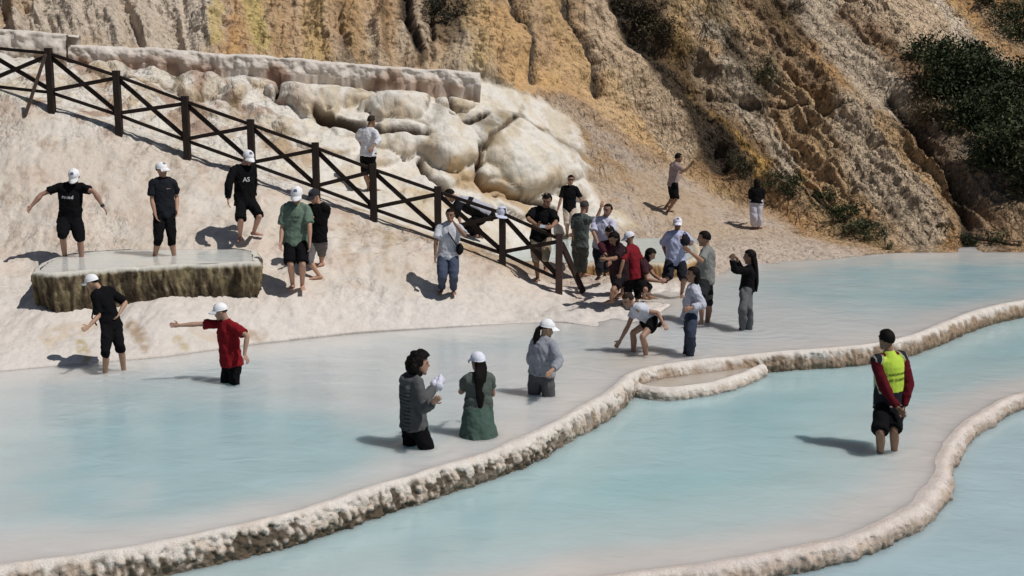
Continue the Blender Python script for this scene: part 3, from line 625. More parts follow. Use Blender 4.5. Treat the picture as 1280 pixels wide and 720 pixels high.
for i in range(NV):
    t = i/(NV-1); r = top.copy()
    if t < 0.06: off = -0.10+0.10*math.sin(t/0.06*math.pi/2); z = ZB+0.02*math.cos(t/0.06*math.pi/2)
    else: off = 0.01-0.22*(t-0.06)**1.6; z = ZB-0.02-(t-0.06)/0.94*0.78
    r += outd*off; r[:, 2] = z; rings.append(r)
a = np.array(rings); s = np.arange(nT)*0.02
ss = np.tile(s, NV); tv = np.repeat(np.linspace(0, 1, NV), nT); aa = a.reshape(-1, 3); oo = np.tile(outd, (NV, 1))
fl = ridged(np.stack([ss*13+fbm(aa*3, 3)*1.2, aa[:, 2]*1.8, ss*0], 1), 4) + 0.35*ridged(np.stack([ss*30+fbm(aa*6, 2)*1.5, aa[:, 2]*6, ss*0+5], 1), 2) + 0.5*fbm(aa*7, 3); fw = sstep(0.03, 0.12, tv)
aa = aa + oo*(fw*(fl*0.05+fbm(np.stack([ss*2, aa[:, 2]*2, ss*0], 1), 3)*0.08))[:, None]
aa[:, 2] += (1-fw)*fbm(aa*3, 3)*0.022 + sstep(0.5, 1, tv)*fbm(np.stack([ss*2.5, ss*0, ss*0+3], 1), 4)*0.16
aa += oo*((1-fw)*fbm(np.stack([ss*3, ss*0, ss*0+9], 1), 3)*0.05)[:, None]
nz = fbm(np.stack([ss*16+fbm(aa*4, 2), aa[:, 2]*2.6, ss*0], 1), 5)*1.2; Cc = np.tile(np.array([0.62, 0.60, 0.54]), (len(aa), 1))
Cc = mixc(Cc, (0.145, 0.105, 0.055), fw*0.96); Cc = mixc(Cc, (0.34, 0.29, 0.16), fw*sstep(0.05, 0.4, nz)*0.8*sstep(0.7, 0.1, tv))
Cc = mixc(Cc, (0.035, 0.026, 0.016), fw*sstep(0.0, 0.4, -nz+tv*0.35)*0.9)
Cc = mixc(Cc, (0.48, 0.40, 0.28), fw*sstep(0.35, 0.6, fbm(aa*4+5, 3))*0.4)
def local_me(name, V, Fq, C_, org):
    return mesh_np(name, np.asarray(V)-np.array(org), Fq, True, C_)
link('wall', local_me('wall', aa, grid_faces(NV, nT, True), np.clip(Cc, 0.01, 1), q0), M_RIM, basin)
inner = top - outd*0.10; Vv = [ctr.tolist()]; 
ZW = ZB+0.013
V_ = np.vstack([[ctr[0], ctr[1], ZW]] + [[np.array([ctr[0]+(q[0]-ctr[0])*k/8, ctr[1]+(q[1]-ctr[1])*k/8, ZW]) for q in inner] for k in range(1, 9)])
Fi = [(0, 1+i, 1+(i+1) % nT, 1+(i+1) % nT) for i in range(nT)]
me = bpy.data.meshes.new('water_surface'); Fc = [(0, 1+i, 1+(i+1) % nT) for i in range(nT)]
for k in range(7):
    for i in range(nT):
        a_ = 1+k*nT+i; b_ = 1+k*nT+(i+1) % nT; Fc.append((a_, a_+nT, b_+nT, b_))
me.from_pydata((V_-np.array(q0)).tolist(), [], Fc); me.update(); set_col(me, mixc(np.tile(np.array([0.56, 0.585, 0.56]), (len(V_), 1)), (0.62, 0.60, 0.55), sstep(0.0, 0.5, fbm(V_*2, 3))))
for f in me.polygons: f.use_smooth = True
link('water_surface', me, M_WATER, basin)

# ------------------------------------------------------------------ channel walls above the travertine
def channel(name, pts_t, hgt, thick, label, base, dark):
    W_ = [unp(*q) for q in pts_t]; path = resample(W_, 0.03); n = len(path)
    tg = np.gradient(path, axis=0); tg[:, 2] = 0; tg /= np.linalg.norm(tg, axis=1, keepdims=True)
    out = np.stack([tg[:, 1], -tg[:, 0], np.zeros(n)], 1)
    prof = [(-thick, -hgt-0.5), (-thick, -0.10), (-thick, 0.02), (-thick+0.08, 0.025), (-thick+0.12, -0.02), (-0.14, -0.02), (-0.10, 0.015), (-0.02, 0.015), (0.03, -0.01)]
    for i in range(1, 22): prof.append((0.04+0.03*math.sin(i/21*3.1), -0.02-hgt*i/21))
    prof.append((-0.05, -hgt-0.35)); prof = np.array(prof)
    A = path[:, None, :] + out[:, None, :]*prof[None, :, 0, None]; A[:, :, 2] += prof[None, :, 1]
    k = np.tile(np.arange(len(prof)), n).astype(float); a = A.reshape(-1, 3); s = np.repeat(np.arange(n)*0.03, len(prof)); ow = np.repeat(out, len(prof), 0)
    fw = sstep(7, 10, k); fl = ridged(np.stack([s*5, a[:, 2]*1.5, s*0], 1), 4)
    f1, _ = worley(np.stack([s*3.2, a[:, 2]*3.5, s*0], 1))
    a = a + ow*(fw*(fl*0.05+(0.5-f1)*0.14+fbm(a*4, 4, 0.6)*0.09)+fbm(np.stack([s*0.8, s*0, s*0+2], 1), 3)*0.06)[:, None]
    a[:, 2] += fbm(np.stack([s*1.5, s*0, s*0+7], 1), 3)*0.03
    a[:, 2] += fbm(a*np.array([3, 1, 3]), 4)*0.05; dpt = sstep(8, 30, k); nb = fbm(np.stack([s*2.5, a[:, 2]*2, s*0], 1), 4); ns = fbm(np.stack([s*0.5, s*0, s*0], 1), 3)
    C0 = np.tile(np.array([0.64, 0.58, 0.52]), (len(a), 1))
    C0 = mixc(C0, base, fw*sstep(0.25, 0.75, dpt*0.7+nb*0.8+ns*0.5)*0.7); C0 = mixc(C0, dark, fw*sstep(0.6, 1.05, dpt*0.8+nb*0.9)*0.75)
    o = mesh_np(name, a-np.array(W_[0]), grid_faces(n, len(prof)), True, np.clip(C0, 0.01, 1))
    ob = link(name, o, M_RIM); ob.location = W_[0]; tag(ob, label, 'stone wall', 'channel walls over the travertine'); return ob
channel('channel_wall', [(86, 56, 28.3), (200, 62, 28.4), (300, 69, 28.6), (400, 77, 28.9), (500, 85, 29.3), (600, 92, 29.7)], 0.36, 0.75,
        'long low channel wall running along the top of the white boulders, stained reddish brown', (0.42, 0.28, 0.20), (0.22, 0.12, 0.08))
channel('channel_wall', [(-200, 24, 28.0), (-60, 33, 27.8), (30, 40, 27.7), (83, 44, 27.7)], 0.62, 0.9,
        'short brown channel wall in the top left corner behind the fence', (0.32, 0.23, 0.14), (0.17, 0.11, 0.07))

# ------------------------------------------------------------------ fence
def box_bm(bm, a, b, wd, th, up=Vector((0, 0, 1)), bev=0.006):
    a = Vector(a); b = Vector(b); t = (b-a).normalized(); s = t.cross(up)
    if s.length < 0.01: s = t.cross(Vector((0, 1, 0)))
    s.normalize(); u = s.cross(t).normalized()
    vs = []
    L = (b-a).length; n = max(2, int(L/0.15))
    rings = []
    for i in range(n+1):
        c = a.lerp(b, i/n); j = 0.002
        ring = [bm.verts.new(c + s*(sx*th/2+random.uniform(-j, j)) + u*(sy*wd/2+random.uniform(-j, j))) for sx, sy in ((-1, -.85), (-.8, -1), (.8, -1), (1, -.85), (1, .85), (.8, 1), (-.8, 1), (-1, .85))]
        rings.append(ring)
    for i in range(n):
        for k in range(8): bm.faces.new((rings[i][k], rings[i][(k+1) % 8], rings[i+1][(k+1) % 8], rings[i+1][k]))
    bm.faces.new(rings[0][::-1]); bm.faces.new(rings[-1])
def part_bm(name, fn, mat, parent, colr, org=None):
    bm = bmesh.new(); fn(bm); me = bpy.data.meshes.new(name); bm.normal_update(); bm.to_mesh(me); bm.free()
    org = parent.matrix_world.translation if parent else Vector((0, 0, 0))
    if parent: me.transform(Matrix.Translation(-parent.location))
    n = len(me.vertices); set_col(me, np.tile(np.array(colr), (n, 1)))
    return link(name, me, mat, parent)
fpost = [(-202, -2, 24.6), (-112, 26, 24.3), (-25, 52, 24.0), (60, 130-70, 23.5), (145, 88, 23.3), (231, 120, 23.2), (313, 149, 23.0), (394, 178, 22.9), (466, 205, 22.8), (547, 233, 22.7), (628, 260, 22.5), (699, 292, 22.3)]
tops = [unp(*q) for q in fpost]
fence = bpy.data.objects.new('wooden_fence', None); COL.objects.link(fence); fence.location = (tops[6].x, tops[6].y, tops[6].z-1.05)
tag(fence, 'dark brown post and rail fence with crossed braces descending the bank from the upper left', 'fence')
WC = (0.022, 0.014, 0.011)
PH = 1.04
for i, t in enumerate(tops):
    bot = Vector((t.x, t.y, min(ground(t.x, t.y), t.z-0.9)-0.15))
    part_bm('post', lambda bm, t=t, bot=bot: box_bm(bm, bot, t, 0.13, 0.13, Vector((0, 1, 0))), M_WOOD, fence, WC if i < 11 else (0.06, 0.035, 0.028))
dn = Vector((0, 0, -1))
for a_, b_ in zip(tops[:-1], tops[1:]):
    h = 0.062
    off = Vector((0, -0.055, 0)); of2 = Vector((0, 0.012, 0)); 
    u = (b_-a_).normalized()*0.05
    part_bm('rail', lambda bm: box_bm(bm, a_+dn*0.10+u, b_+dn*0.10-u, h, 0.05), M_WOOD, fence, WC)
    part_bm('rail', lambda bm: box_bm(bm, a_+dn*0.86+u, b_+dn*0.86-u, h, 0.05), M_WOOD, fence, WC)
    part_bm('brace', lambda bm: box_bm(bm, a_+dn*0.17+u+of2*2.5, b_+dn*0.80-u+of2*2.5, 0.085, 0.04), M_WOOD, fence, WC)
    part_bm('brace', lambda bm: box_bm(bm, a_+dn*0.80+u-of2*2.5, b_+dn*0.17-u-of2*2.5, 0.075, 0.04), M_WOOD, fence, WC)
e0 = tops[-1]+dn*0.18; e1 = hit(729, 367)
part_bm('brace', lambda bm: box_bm(bm, e0+Vector((0.04, 0, 0)), e1+Vector((0, 0, 0.03)), 0.10, 0.08), M_WOOD, fence, (0.035, 0.022, 0.018))
# leaning stick
sa, sb = hit(30, 147), unp(57, 68, 23.25)
stick = part_bm('wooden_stick', lambda bm: box_bm(bm, sa-Vector((0, 0, .03)), sb, 0.055, 0.05), M_WOOD, None, (0.10, 0.07, 0.055))
tag(stick, 'weathered stick propped slantwise against the leftmost visible fence post', 'stick')

# ------------------------------------------------------------------ bushes
def mat_leaf():
    m = bpy.data.materials.new('leaf'); m.use_nodes = True; t = m.node_tree; b = t.nodes['Principled BSDF']
    a = t.nodes.new('ShaderNodeAttribute'); a.attribute_name = 'Col'; t.links.new(a.outputs['Color'], b.inputs['Base Color'])
    b.inputs['Roughness'].default_value = 0.7; b.inputs['Specular IOR Level'].default_value = 0.2
    return m
M_LEAF = mat_leaf()
def bush(name, spots, nleaf, ls, colr, label, grp='bushes on the cliff', dry=0.0):
    """spots: (px, py, rx m, rz m)"""
    rng = np.random.RandomState(abs(hash(label)) % 1000 if False else int(spots[0][0]*7+spots[0][1]) % 9999)
    h0 = hit(spots[0][0], spots[0][1]); root = bpy.data.objects.new(name, None); COL.objects.link(root); root.location = h0
    tag(root, label, 'bush', grp)
    Vs = []; Cs_ = []; stems = []
    tot = sum(s_[2]*s_[3] for s_ in spots)
    for (sx, sy, rx, rz) in spots:
        h = np.array(hit(sx, sy)) + np.array([0, -0.15*rx, 0.25*rz])
        n = int(nleaf*rx*rz/tot)
        nc = max(4, int(10*rx*rz)+4)
        cl = rng.normal(size=(nc, 3)); cl /= np.linalg.norm(cl, axis=1, keepdims=True); cl *= rng.uniform(0.25, 1, (nc, 1))**0.5
        cl = cl*np.array([rx, rx*0.55, rz]) + h
        for c in cl: stems.append((np.array(h0)+np.array([0, 0.1, -0.15]), c))
        k = rng.randint(0, nc, n); off = rng.normal(size=(n, 3))*np.array([rx, rx*0.7, rz])*0.27
        pos = cl[k]+off
        tone = rng.uniform(0.6, 1.5, nc)[k]*rng.uniform(0.7, 1.3, n)
        Vs.append(pos); Cs_.append(np.clip(np.array(colr)[None, :]*tone[:, None], 0, 1))
    pos = np.vstack(Vs); cc_ = np.vstack(Cs_); n = len(pos)
    d1 = rng.normal(size=(n, 3)); d1 /= np.linalg.norm(d1, axis=1, keepdims=True); d2 = np.cross(d1, rng.normal(size=(n, 3))); d2 /= np.linalg.norm(d2, axis=1, keepdims=True)
    if dry: d1 = d1*0.4 + np.array([0.1, -0.2, 1.0]); d1 /= np.linalg.norm(d1, axis=1, keepdims=True)
    L = ls*rng.uniform(0.6, 1.4, (n, 1)); Wd = L*(0.42 if not dry else 0.10)
    q = np.stack([pos-d1*L, pos+d2*Wd, pos+d1*L, pos-d2*Wd], 1).reshape(-1, 3) - np.array(h0)
    me = mesh_np('foliage', q, np.arange(n*4).reshape(-1, 4), False, np.repeat(cc_, 4, 0))
    link('foliage', me, M_LEAF, root)
    def st(bm):
        for a, b in stems: box_bm(bm, Vector(a), Vector(b), 0.02, 0.02)
    part_bm('stem', st, M_WOOD, root, (0.06, 0.045, 0.03))
    return root
G1 = (0.036, 0.048, 0.020); G2 = (0.055, 0.065, 0.03); G3 = (0.13, 0.10, 0.055)
bush('bush', [(1185, 95, 1.1, .8), (1160, 75, .7, .5), (1215, 120, 1.0, .9), (1200, 80, .8, .5), (1175, 120, .7, .5)], 11000, .062, G1, 'dark green bush at the upper left end of the thicket on the right cliff')
bush('bush', [(1255, 125, 1.0, .8), (1290, 150, 1.1, 1.0), (1262, 100, .8, .5), (1235, 105, .7, .6)], 9000, .062, G1, 'dark bush at the right edge of the picture below the pale upper slope')
bush('bush', [(1245, 165, 1.1, .9), (1218, 155, .9, .8), (1270, 195, 1.0, 1.0), (1240, 195, .7, .6)], 11000, .062, G1, 'dense dark bush in the middle of the thicket on the right cliff')
bush('bush', [(1300, 225, .9, .8), (1280, 215, .6, .5), (1266, 212, .45, .4)], 4200, .062, (0.038, 0.04, 0.02), 'lowest dark bush of the thicket on the right cliff edge')
bush('bush', [(1165, 140, .8, .45), (1190, 148, .7, .4)], 2000, .05, G3, 'olive brown scrub beneath the left end of the thicket')
bush('bush', [(1040, 262, .5, .4), (1025, 255, .35, .3), (1055, 270, .4, .3)], 1900, .04, G1, 'round green bush at the foot of the cliff above the far shore')
bush('bush', [(1085, 290, .5, .2), (1100, 296, .4, .2), (1070, 284, .4, .2)], 1500, .035, G2, 'low spreading green bush just above the tip of the tan slope')
bush('bush', [(975, 232, .5, .3), (960, 225, .4, .25), (990, 240, .3, .2)], 1500, .035, G2, 'low green bush right of the woman in white trousers')
bush('bush', [(932, 218, .35, .4), (925, 205, .3, .4)], 900, .035, (0.06, 0.062, 0.035), 'small green bush left of and behind the woman in white trousers')
bush('bush', [(1225, 300, .5, .2), (1205, 302, .3, .15)], 1000, .035, G1, 'small dark bush at the waterline on the far right shore')
bush('bush', [(1180, 285, .2, .1), (1248, 302, .2, .08), (1272, 306, .2, .08)], 400, .03, G3, 'thin olive scrub strip along the far right shore')
bush('bush', [(790, 20, .8, .6), (815, 45, .6, .6), (775, 8, .6, .4)], 2400, .05, (0.055, 0.045, 0.025), 'dark brownish scrub hanging at the top centre of the cliff')
bush('bush', [(975, 15, .9, .6), (1000, 10, .5, .5), (955, 40, .5, .5)], 2400, .05, (0.085, 0.07, 0.045), 'dry grey brown scrub at the top of the cliff right of centre', dry=1)
bush('bush', [(880, 20, .4, .7), (885, 60, .3, .6)], 1000, .05, (0.06, 0.052, 0.035), 'narrow dark scrub patch high on the cliff beside a white streak', dry=1)
bush('bush', [(957, 95, .3, .35)], 420, .035, G1, 'little round dark green shrub halfway up the cliff')
bush('bush', [(1255, 20, .8, .4), (1285, 40, .8, .5), (1225, 5, .6, .3)], 2600, .05, G1, 'dark green bushes filling the top right corner')
bush('bush', [(560, 10, .7, .5), (545, 25, .4, .4)], 1400, .045, (0.03, 0.028, 0.018), 'dark mossy growth at the top of the cliff above the channel wall')
bush('grass_tuft', [(1114, 312, .16, .16)], 220, .07, (0.16, 0.15, 0.09), 'tuft of dry grass at the tip of the tan slope by the water', 'tufts', dry=1)
# ------------------------------------------------------------------ people
class Acc:
    def __init__(s): s.V = []; s.F = []
    def tube(s, pts, rad, hint, n=12, flat0=False, flat1=False):
        pts = [Vector(q) for q in pts]; rad = [(r, r) if not isinstance(r, tuple) else r for r in rad]
        hint = Vector(hint); m = len(pts); rows = []
        def ring(c, t, a, b):
            sd = hint - t*hint.dot(t)
            if sd.length < 1e-4: sd = t.orthogonal()
            sd.normalize(); bb = t.cross(sd).normalized()
            i0 = len(s.V)
            for k in range(n):
                an = 2*math.pi*k/n; s.V.append(c + sd*(a*math.cos(an)) + bb*(b*math.sin(an)))
            return i0
        tang = []
        for i in range(m):
            t = (pts[min(i+1, m-1)]-pts[max(i-1, 0)]); tang.append(t.normalized() if t.length > 1e-7 else Vector((0, 0, 1)))
        if not flat0:
            a, b = rad[0]; r = min(a, b); rows.append(ring(pts[0]-tang[0]*r*0.6, tang[0], a*0.62, b*0.62))
        for i in range(m): rows.append(ring(pts[i], tang[i], *rad[i]))
        if not flat1:
            a, b = rad[-1]; r = min(a, b); rows.append(ring(pts[-1]+tang[-1]*r*0.6, tang[-1], a*0.62, b*0.62))
        for r0, r1 in zip(rows[:-1], rows[1:]):
            for k in range(n): s.F.append((r0+k, r0+(k+1) % n, r1+(k+1) % n, r1+k))
        a, b = rad[0]; c0 = len(s.V); s.V.append(pts[0]-tang[0]*(0 if flat0 else min(a, b)*0.85))
        a, b = rad[-1]; c1 = len(s.V); s.V.append(pts[-1]+tang[-1]*(0 if flat1 else min(a, b)*0.85))
        for k in range(n):
            s.F.append((c0, rows[0]+(k+1) % n, rows[0]+k)); s.F.append((c1, rows[-1]+k, rows[-1]+(k+1) % n))
    def ell(s, c, ax, rs, n=12, m=7):
        """ellipsoid with axes ax (3 vectors) radii rs"""
        pts = []; rad = []
        for i in range(m):
            t = -0.92 + 1.84*i/(m-1); q = math.sqrt(max(0, 1-t*t)); pts.append(c + ax[2]*(t*rs[2])); rad.append((rs[0]*q, rs[1]*q))
        s.tube(pts, rad, ax[0], n)
def remesh(acc, voxel, smooth=2):
    me = bpy.data.meshes.new('tmp'); me.from_pydata([tuple(v) for v in acc.V], [], acc.F); me.update()
    o = bpy.data.objects.new('tmp', me); COL.objects.link(o)
    m = o.modifiers.new('r', 'REMESH'); m.mode = 'VOXEL'; m.voxel_size = voxel; m.use_smooth_shade = True
    if smooth:
        k = o.modifiers.new('s', 'SMOOTH'); k.iterations = smooth; k.factor = 0.5
    dg = bpy.context.evaluated_depsgraph_get(); e = o.evaluated_get(dg); r = bpy.data.meshes.new_from_object(e)
    bpy.data.objects.remove(o); bpy.data.meshes.remove(me)
    for f in r.polygons: f.use_smooth = True
    return r
def mco(me):
    a = np.zeros(len(me.vertices)*3, np.float32); me.vertices.foreach_get('co', a); return a.reshape(-1, 3).astype(float)
def mset(me, a): me.vertices.foreach_set('co', a.astype(np.float32).ravel()); me.update()
def mno(me):
    a = np.zeros(len(me.vertices)*3, np.float32); me.vertices.foreach_get('normal', a); return a.reshape(-1, 3).astype(float)
def yawv(d): r = math.radians(d); return Vector((math.sin(r), math.cos(r), 0))
UP = Vector((0, 0, 1))
def toward(parent, pxy, L, sg):
    """point on the ray of pixel pxy at bone length L from parent; sg -1 nearer camera, +1 farther"""
    C0 = Vector((0, 0, CAMZ)); r = ray(*pxy).normalized(); oc = C0-parent
    b = oc.dot(r); c = oc.dot(oc)-L*L; disc = b*b-c
    if disc <= 0:
        q = C0 + r*(-b); d = q-parent
        return parent + d*min(1.0, 1.12*L/d.length)
    return C0 + r*(-b + sg*math.sqrt(disc))
SKIN = (0.40, 0.235, 0.165); SKIND = (0.30, 0.165, 0.11)
BLACK = (0.0045, 0.0045, 0.0055)
REPORT = []
def person(label, foot, surf, top, head, nk, pel, yaw, arms, legs, hyaw=None, hpitch=0, sub=0.0, female=False, skin=SKIN,
           shirt=None, sleeve=0.65, hem=-0.10, pants=None, plen=0.95, hair='short', hairc=(0.006, 0.0045, 0.004), cap=None, H=None, skirt=None, dys=(0, 0),
           build=1.0, shirt_fn=None, pants_fn=None, ploose=0.0, brim_back=False, shades=False, hood=False, sloose=0.0, extra=None, group=None):
    G = {'T': lambda: hit(*foot), 'W': lambda: onz(foot[0], foot[1], 0.0), 'L': lambda: onz(foot[0], foot[1], Z2), 'B': lambda: onz(foot[0], foot[1], ZB+0.012), 'S': lambda: onz(foot[0], foot[1], 0.36)}[surf]()
    _r = random.Random(int(top[0]*31+top[1])); _t = _r.uniform(0.78, 1.18); skin = (skin[0]*_t, skin[1]*_t*_r.uniform(0.96, 1.03), skin[2]*_t*_r.uniform(0.95, 1.05))
    Fv = yawv(yaw); R = Fv.cross(UP)
    tp = ony(top[0], top[1], G.y)
    Hauto = tp.z - G.z + sub
    if H is None: H = max(1.45, min(1.9, Hauto*1.01))
    REPORT.append((label[:40], round(Hauto, 2), round(G.y, 1), round(G.z, 2)))
    h = H/1.75
    Yp = G.y + dys[0]; pelv = ony(pel[0], pel[1], Yp)
    neck = ony(nk[0], nk[1], Yp + dys[1])
    T = (neck-pelv); tl = T.length
    if tl > 0.60*h: neck = pelv + T.normalized()*0.60*h
    T = T.normalized()
    Rt = (R - T*R.dot(T)).normalized(); Ft = T.cross(Rt)*-1
    if Ft.dot(Fv) < 0 and abs(T.z) > 0.3: Ft = -Ft
    tl = (neck-pelv).length
    # head
    hf = yawv(hyaw if hyaw is not None else yaw); pr = math.radians(hpitch)
    hs = hf.cross(UP); hF = hf*math.cos(pr) - UP*math.sin(pr); hU = hs.cross(hF)
    hc = ony(head[0], head[1], neck.y + hf.y*0.05*h)
    dH = hc-neck; 
    if dH.length > 0.195*h: hc = neck + dH.normalized()*0.195*h
    if dH.length < 0.165*h: hc = neck + dH.normalized()*0.165*h
    sw = (0.172 if not female else 0.152)*h*build**0.5; hw = 0.088*h
    J = {}
    for sd, sg in (('R', 1), ('L', -1)):
        sh = neck - T*0.045*h + Rt*sg*sw
        spec = arms.get(sd)
        UA, FA = 0.295*h, 0.255*h
        if spec is None:
            el = sh - UP*UA*0.99 + Rt*sg*0.04; wr = el - UP*FA*0.97 + Fv*0.06
        else:
            el = toward(sh, spec[0], UA, spec[2] if len(spec) > 2 else -1)
            wr = toward(el, spec[1], FA, spec[3] if len(spec) > 3 else -1)
        hp = pelv + Rt*sg*hw - T*0.01
        TH_, SH_ = 0.43*h, 0.43*h
        L = legs.get(sd); kn = toward(hp, L[0], TH_, L[2] if len(L) > 2 else -1)
        if L[1] is None:
            kx = ony(L[0][0], L[0][1], hp.y); kn = Vector((kx.x, hp.y + Fv.y*0.05, hp.z - math.sqrt(max(0.02, TH_**2-(kx.x-hp.x)**2)))); an = kn - UP*SH_*0.95; an.z = min(an.z, G.z-0.15)
        elif surf in 'WLBS' and len(L) < 4:
            zz = G.z; wl = onz(L[1][0], L[1][1], zz); d = (wl-kn)
            if abs(d.y) > d.length*0.75: d.y *= 0.4
            an = kn + d.normalized()*SH_; an.z = min(an.z, G.z - (0.13 if surf != 'B' else 0.10)); 
        else:
            gp = hit(*L[1]); gp = gp + UP*0.075*h
            d = gp-kn
            if d.length > SH_*1.3: gp = kn + d.normalized()*SH_*1.3
            an = gp
        J[sd] = (sh, el, wr, hp, kn, an)
    bw = build
    # ---------------- body
    A = Acc()
    spine = lambda t: pelv + T*(tl*t)
    A.tube([spine(-0.13), spine(0.0), spine(0.18), spine(0.38), spine(0.6), spine(0.8), spine(0.93), neck + T*0.0],
           [(0.135*h, 0.10*h), (0.165*h*bw, 0.115*h*bw), (0.152*h*bw, 0.108*h*bw), (0.135*h*bw, 0.098*h*bw), (0.150*h*bw, 0.112*h*bw), (0.158*h*bw, 0.108*h), (0.115*h, 0.085*h), (0.065*h, 0.062*h)], Rt, 16)
    A.tube([spine(0.9), neck, neck.lerp(hc, 0.5)-hF*0.012*h, hc - hF*0.02*h], [0.062*h, 0.056*h, 0.052*h, 0.055*h], hs)
    hh = h*1.06
    ring = [(-0.112, .024, .022, .058), (-0.098, .040, .042, .045), (-0.065, .055, .066, .024), (-0.025, .066, .082, .010), (0.02, .074, .092, 0), (0.055, .071, .090, -.004), (0.085, .055, .072, -.006), (0.105, .030, .042, -.006)]
    A.tube([hc + hU*a*hh + hF*d*hh for a, b, c, d in ring], [(b*hh, c*hh) for a, b, c, d in ring], hs, 16)
    A.tube([hc + hF*0.084*hh + hU*0.012*hh, hc + hF*0.104*hh - hU*0.022*hh, hc+hF*0.094*hh - hU*0.034*hh], [0.009*hh, 0.013*hh, 0.013*hh], hs, 8)
    A.tube([hc + hF*0.083*hh + hU*0.024*hh + hs*x*hh for x in (-0.04, 0, 0.04)], [0.010*hh]*3, hU, 8)
    A.tube([hc + hF*0.080*hh - hU*0.060*hh + hs*x*hh for x in (-0.02, 0, 0.02)], [0.009*hh, 0.012*hh, 0.009*hh], hU, 8)
    for sg in (-1, 1): A.ell(hc + hs*sg*0.075*hh - hU*0.008*hh - hF*0.008*hh, (hF, hs, hU), (0.018*hh, 0.009*hh, 0.032*hh), 8, 5)
    for sg in (-1, 1): A.tube([neck.lerp(hc, 0.30)-hF*0.01, neck + Rt*sg*0.05*h - T*0.004*h, neck + Rt*sg*0.11*h - T*0.030*h], [0.038*h, 0.040*h, 0.036*h], Ft, 10)
    hand_specs = []
    for sd, sg in (('R', 1), ('L', -1)):
        sh, el, wr, hp, kn, an = J[sd]
        A.tube([spine(0.86), sh - T*0.014, sh.lerp(el, 0.12)], [0.066*h, 0.054*h, 0.048*h*bw], Ft)
        A.tube([sh, sh.lerp(el, 0.35), sh.lerp(el, 0.8), el], [0.054*h*bw, 0.048*h*bw, 0.040*h, 0.038*h], Ft)
        A.tube([el, el.lerp(wr, 0.3), el.lerp(wr, 0.8), wr], [0.038*h, 0.041*h*bw, 0.029*h, 0.026*h], Ft)
        # hand: palm, four fingers, thumb
        hd = (wr-el).normalized(); spec = arms.get(sd)
        if spec is not None and len(spec) > 4:
            q = toward(wr, spec[4], 0.15*h, spec[5] if len(spec) > 5 else -1); hd = (q-wr).normalized()
        pn = (-Rt*sg*0.9 + Ft*0.35); pn = (pn - hd*pn.dot(hd))
        if pn.length < 0.1: pn = hd.orthogonal()
        pn.normalize(); u = hd.cross(pn).normalized()*sg     # towards thumb side
        if u.dot(Ft) < 0 and abs(u.dot(Ft)) > 0.2: u = -u
        pe = wr + hd*0.088*h
        A.tube([wr, wr + hd*0.03*h, wr + hd*0.07*h, pe], [(0.026*h, 0.019*h), (0.038*h, 0.017*h), (0.043*h, 0.015*h), (0.040*h, 0.012*h)], u, 10)
        for k, fl in enumerate((0.072, 0.082, 0.076, 0.060)):
            b0 = pe + u*(0.031-0.0205*k)*h - hd*0.008*h
            d1 = (hd*0.95 + pn*0.28 + u*(0.10-0.07*k)).normalized(); d2 = (hd*0.72 + pn*0.70).normalized()
            m1 = b0 + d1*fl*0.55*h; e1_ = m1 + d2*fl*0.45*h
            A.tube([b0, m1, e1_], [0.0092*h, 0.0085*h, 0.0072*h], u, 8)
        tb = wr + hd*0.025*h + u*0.030*h
        tm = tb + (hd*0.62 + u*0.72 + pn*0.2).normalized()*0.042*h; te = tm + (hd*0.9+u*0.25+pn*0.3).normalized()*0.032*h
        A.tube([tb - u*0.012*h, tm, te], [0.013*h, 0.0108*h, 0.009*h], hd, 8)
        hand_specs.append(wr + hd*0.07*h)
        # legs
        A.tube([hp + T*0.02, hp.lerp(kn, 0.3), hp.lerp(kn, 0.75), kn], [0.086*h*bw, 0.080*h*bw, 0.058*h*bw, 0.053*h], Rt)
        kb = kn.lerp(an, 0.3) - Fv*0.012*h
        A.tube([kn, kb, kn.lerp(an, 0.65), an], [0.052*h, 0.056*h, 0.042*h, 0.035*h], Rt)
        fd = Fv
        if legs[sd][1] is not None and len(legs[sd]) > 4: fd = yawv(legs[sd][4])
        fs = fd.cross(UP); z = Vector((0, 0, -1))
        A.tube([an - fd*0.045*h + z*0.038*h, an + fd*0.03*h + z*0.036*h, an + fd*0.10*h + z*0.050*h, an + fd*0.155*h + z*0.056*h], [(0.030*h, 0.034*h), (0.034*h, 0.036*h), (0.043*h, 0.024*h), (0.040*h, 0.015*h)], fs, 10)
        A.tube([an, an + z*0.04*h], [0.035*h, 0.034*h], fs, 10)
        inn = -sg
        for k, (r_, l_) in enumerate(((0.0125, .034), (.009, .030), (.0085, .026), (.008, .020), (.008, .014))):
            b0 = an + fd*0.165*h + z*0.060*h + fs*(inn*(0.028-0.0155*k))*h
            A.tube([b0 - fd*0.02*h, b0 + fd*l_*h*0.6], [r_*h, r_*h*0.85], fs, 6)
    me = remesh(A, 0.0075, 1)
    co = mco(me); cc = np.tile(np.array(skin), (len(co), 1))*(1+0.06*fbm(co*12, 2))[:, None]
    rel = co - np.array(hc); lu = rel@np.array(hU)/hh; lf = rel@np.array(hF)/hh; ls_ = rel@np.array(hs)/hh
    face = lf > 0.045
    for sg in (-1, 1):
        cc[face & (((ls_-sg*0.032)/0.017)**2 + ((lu-0.004)/0.009)**2 < 1)] = (0.05, 0.035, 0.03)
        cc[face & (((ls_-sg*0.033)/0.021)**2 + ((lu-0.026)/0.006)**2 < 1)] = (0.03, 0.02, 0.015)
    cc[face & ((ls_/0.026)**2 + ((lu+0.060)/0.010)**2 < 1)] = (0.32, 0.12, 0.10)
    if shades: cc[face & (np.abs(lu-0.006) < 0.017) & (np.abs(ls_) < 0.062)] = (0.01, 0.01, 0.012)
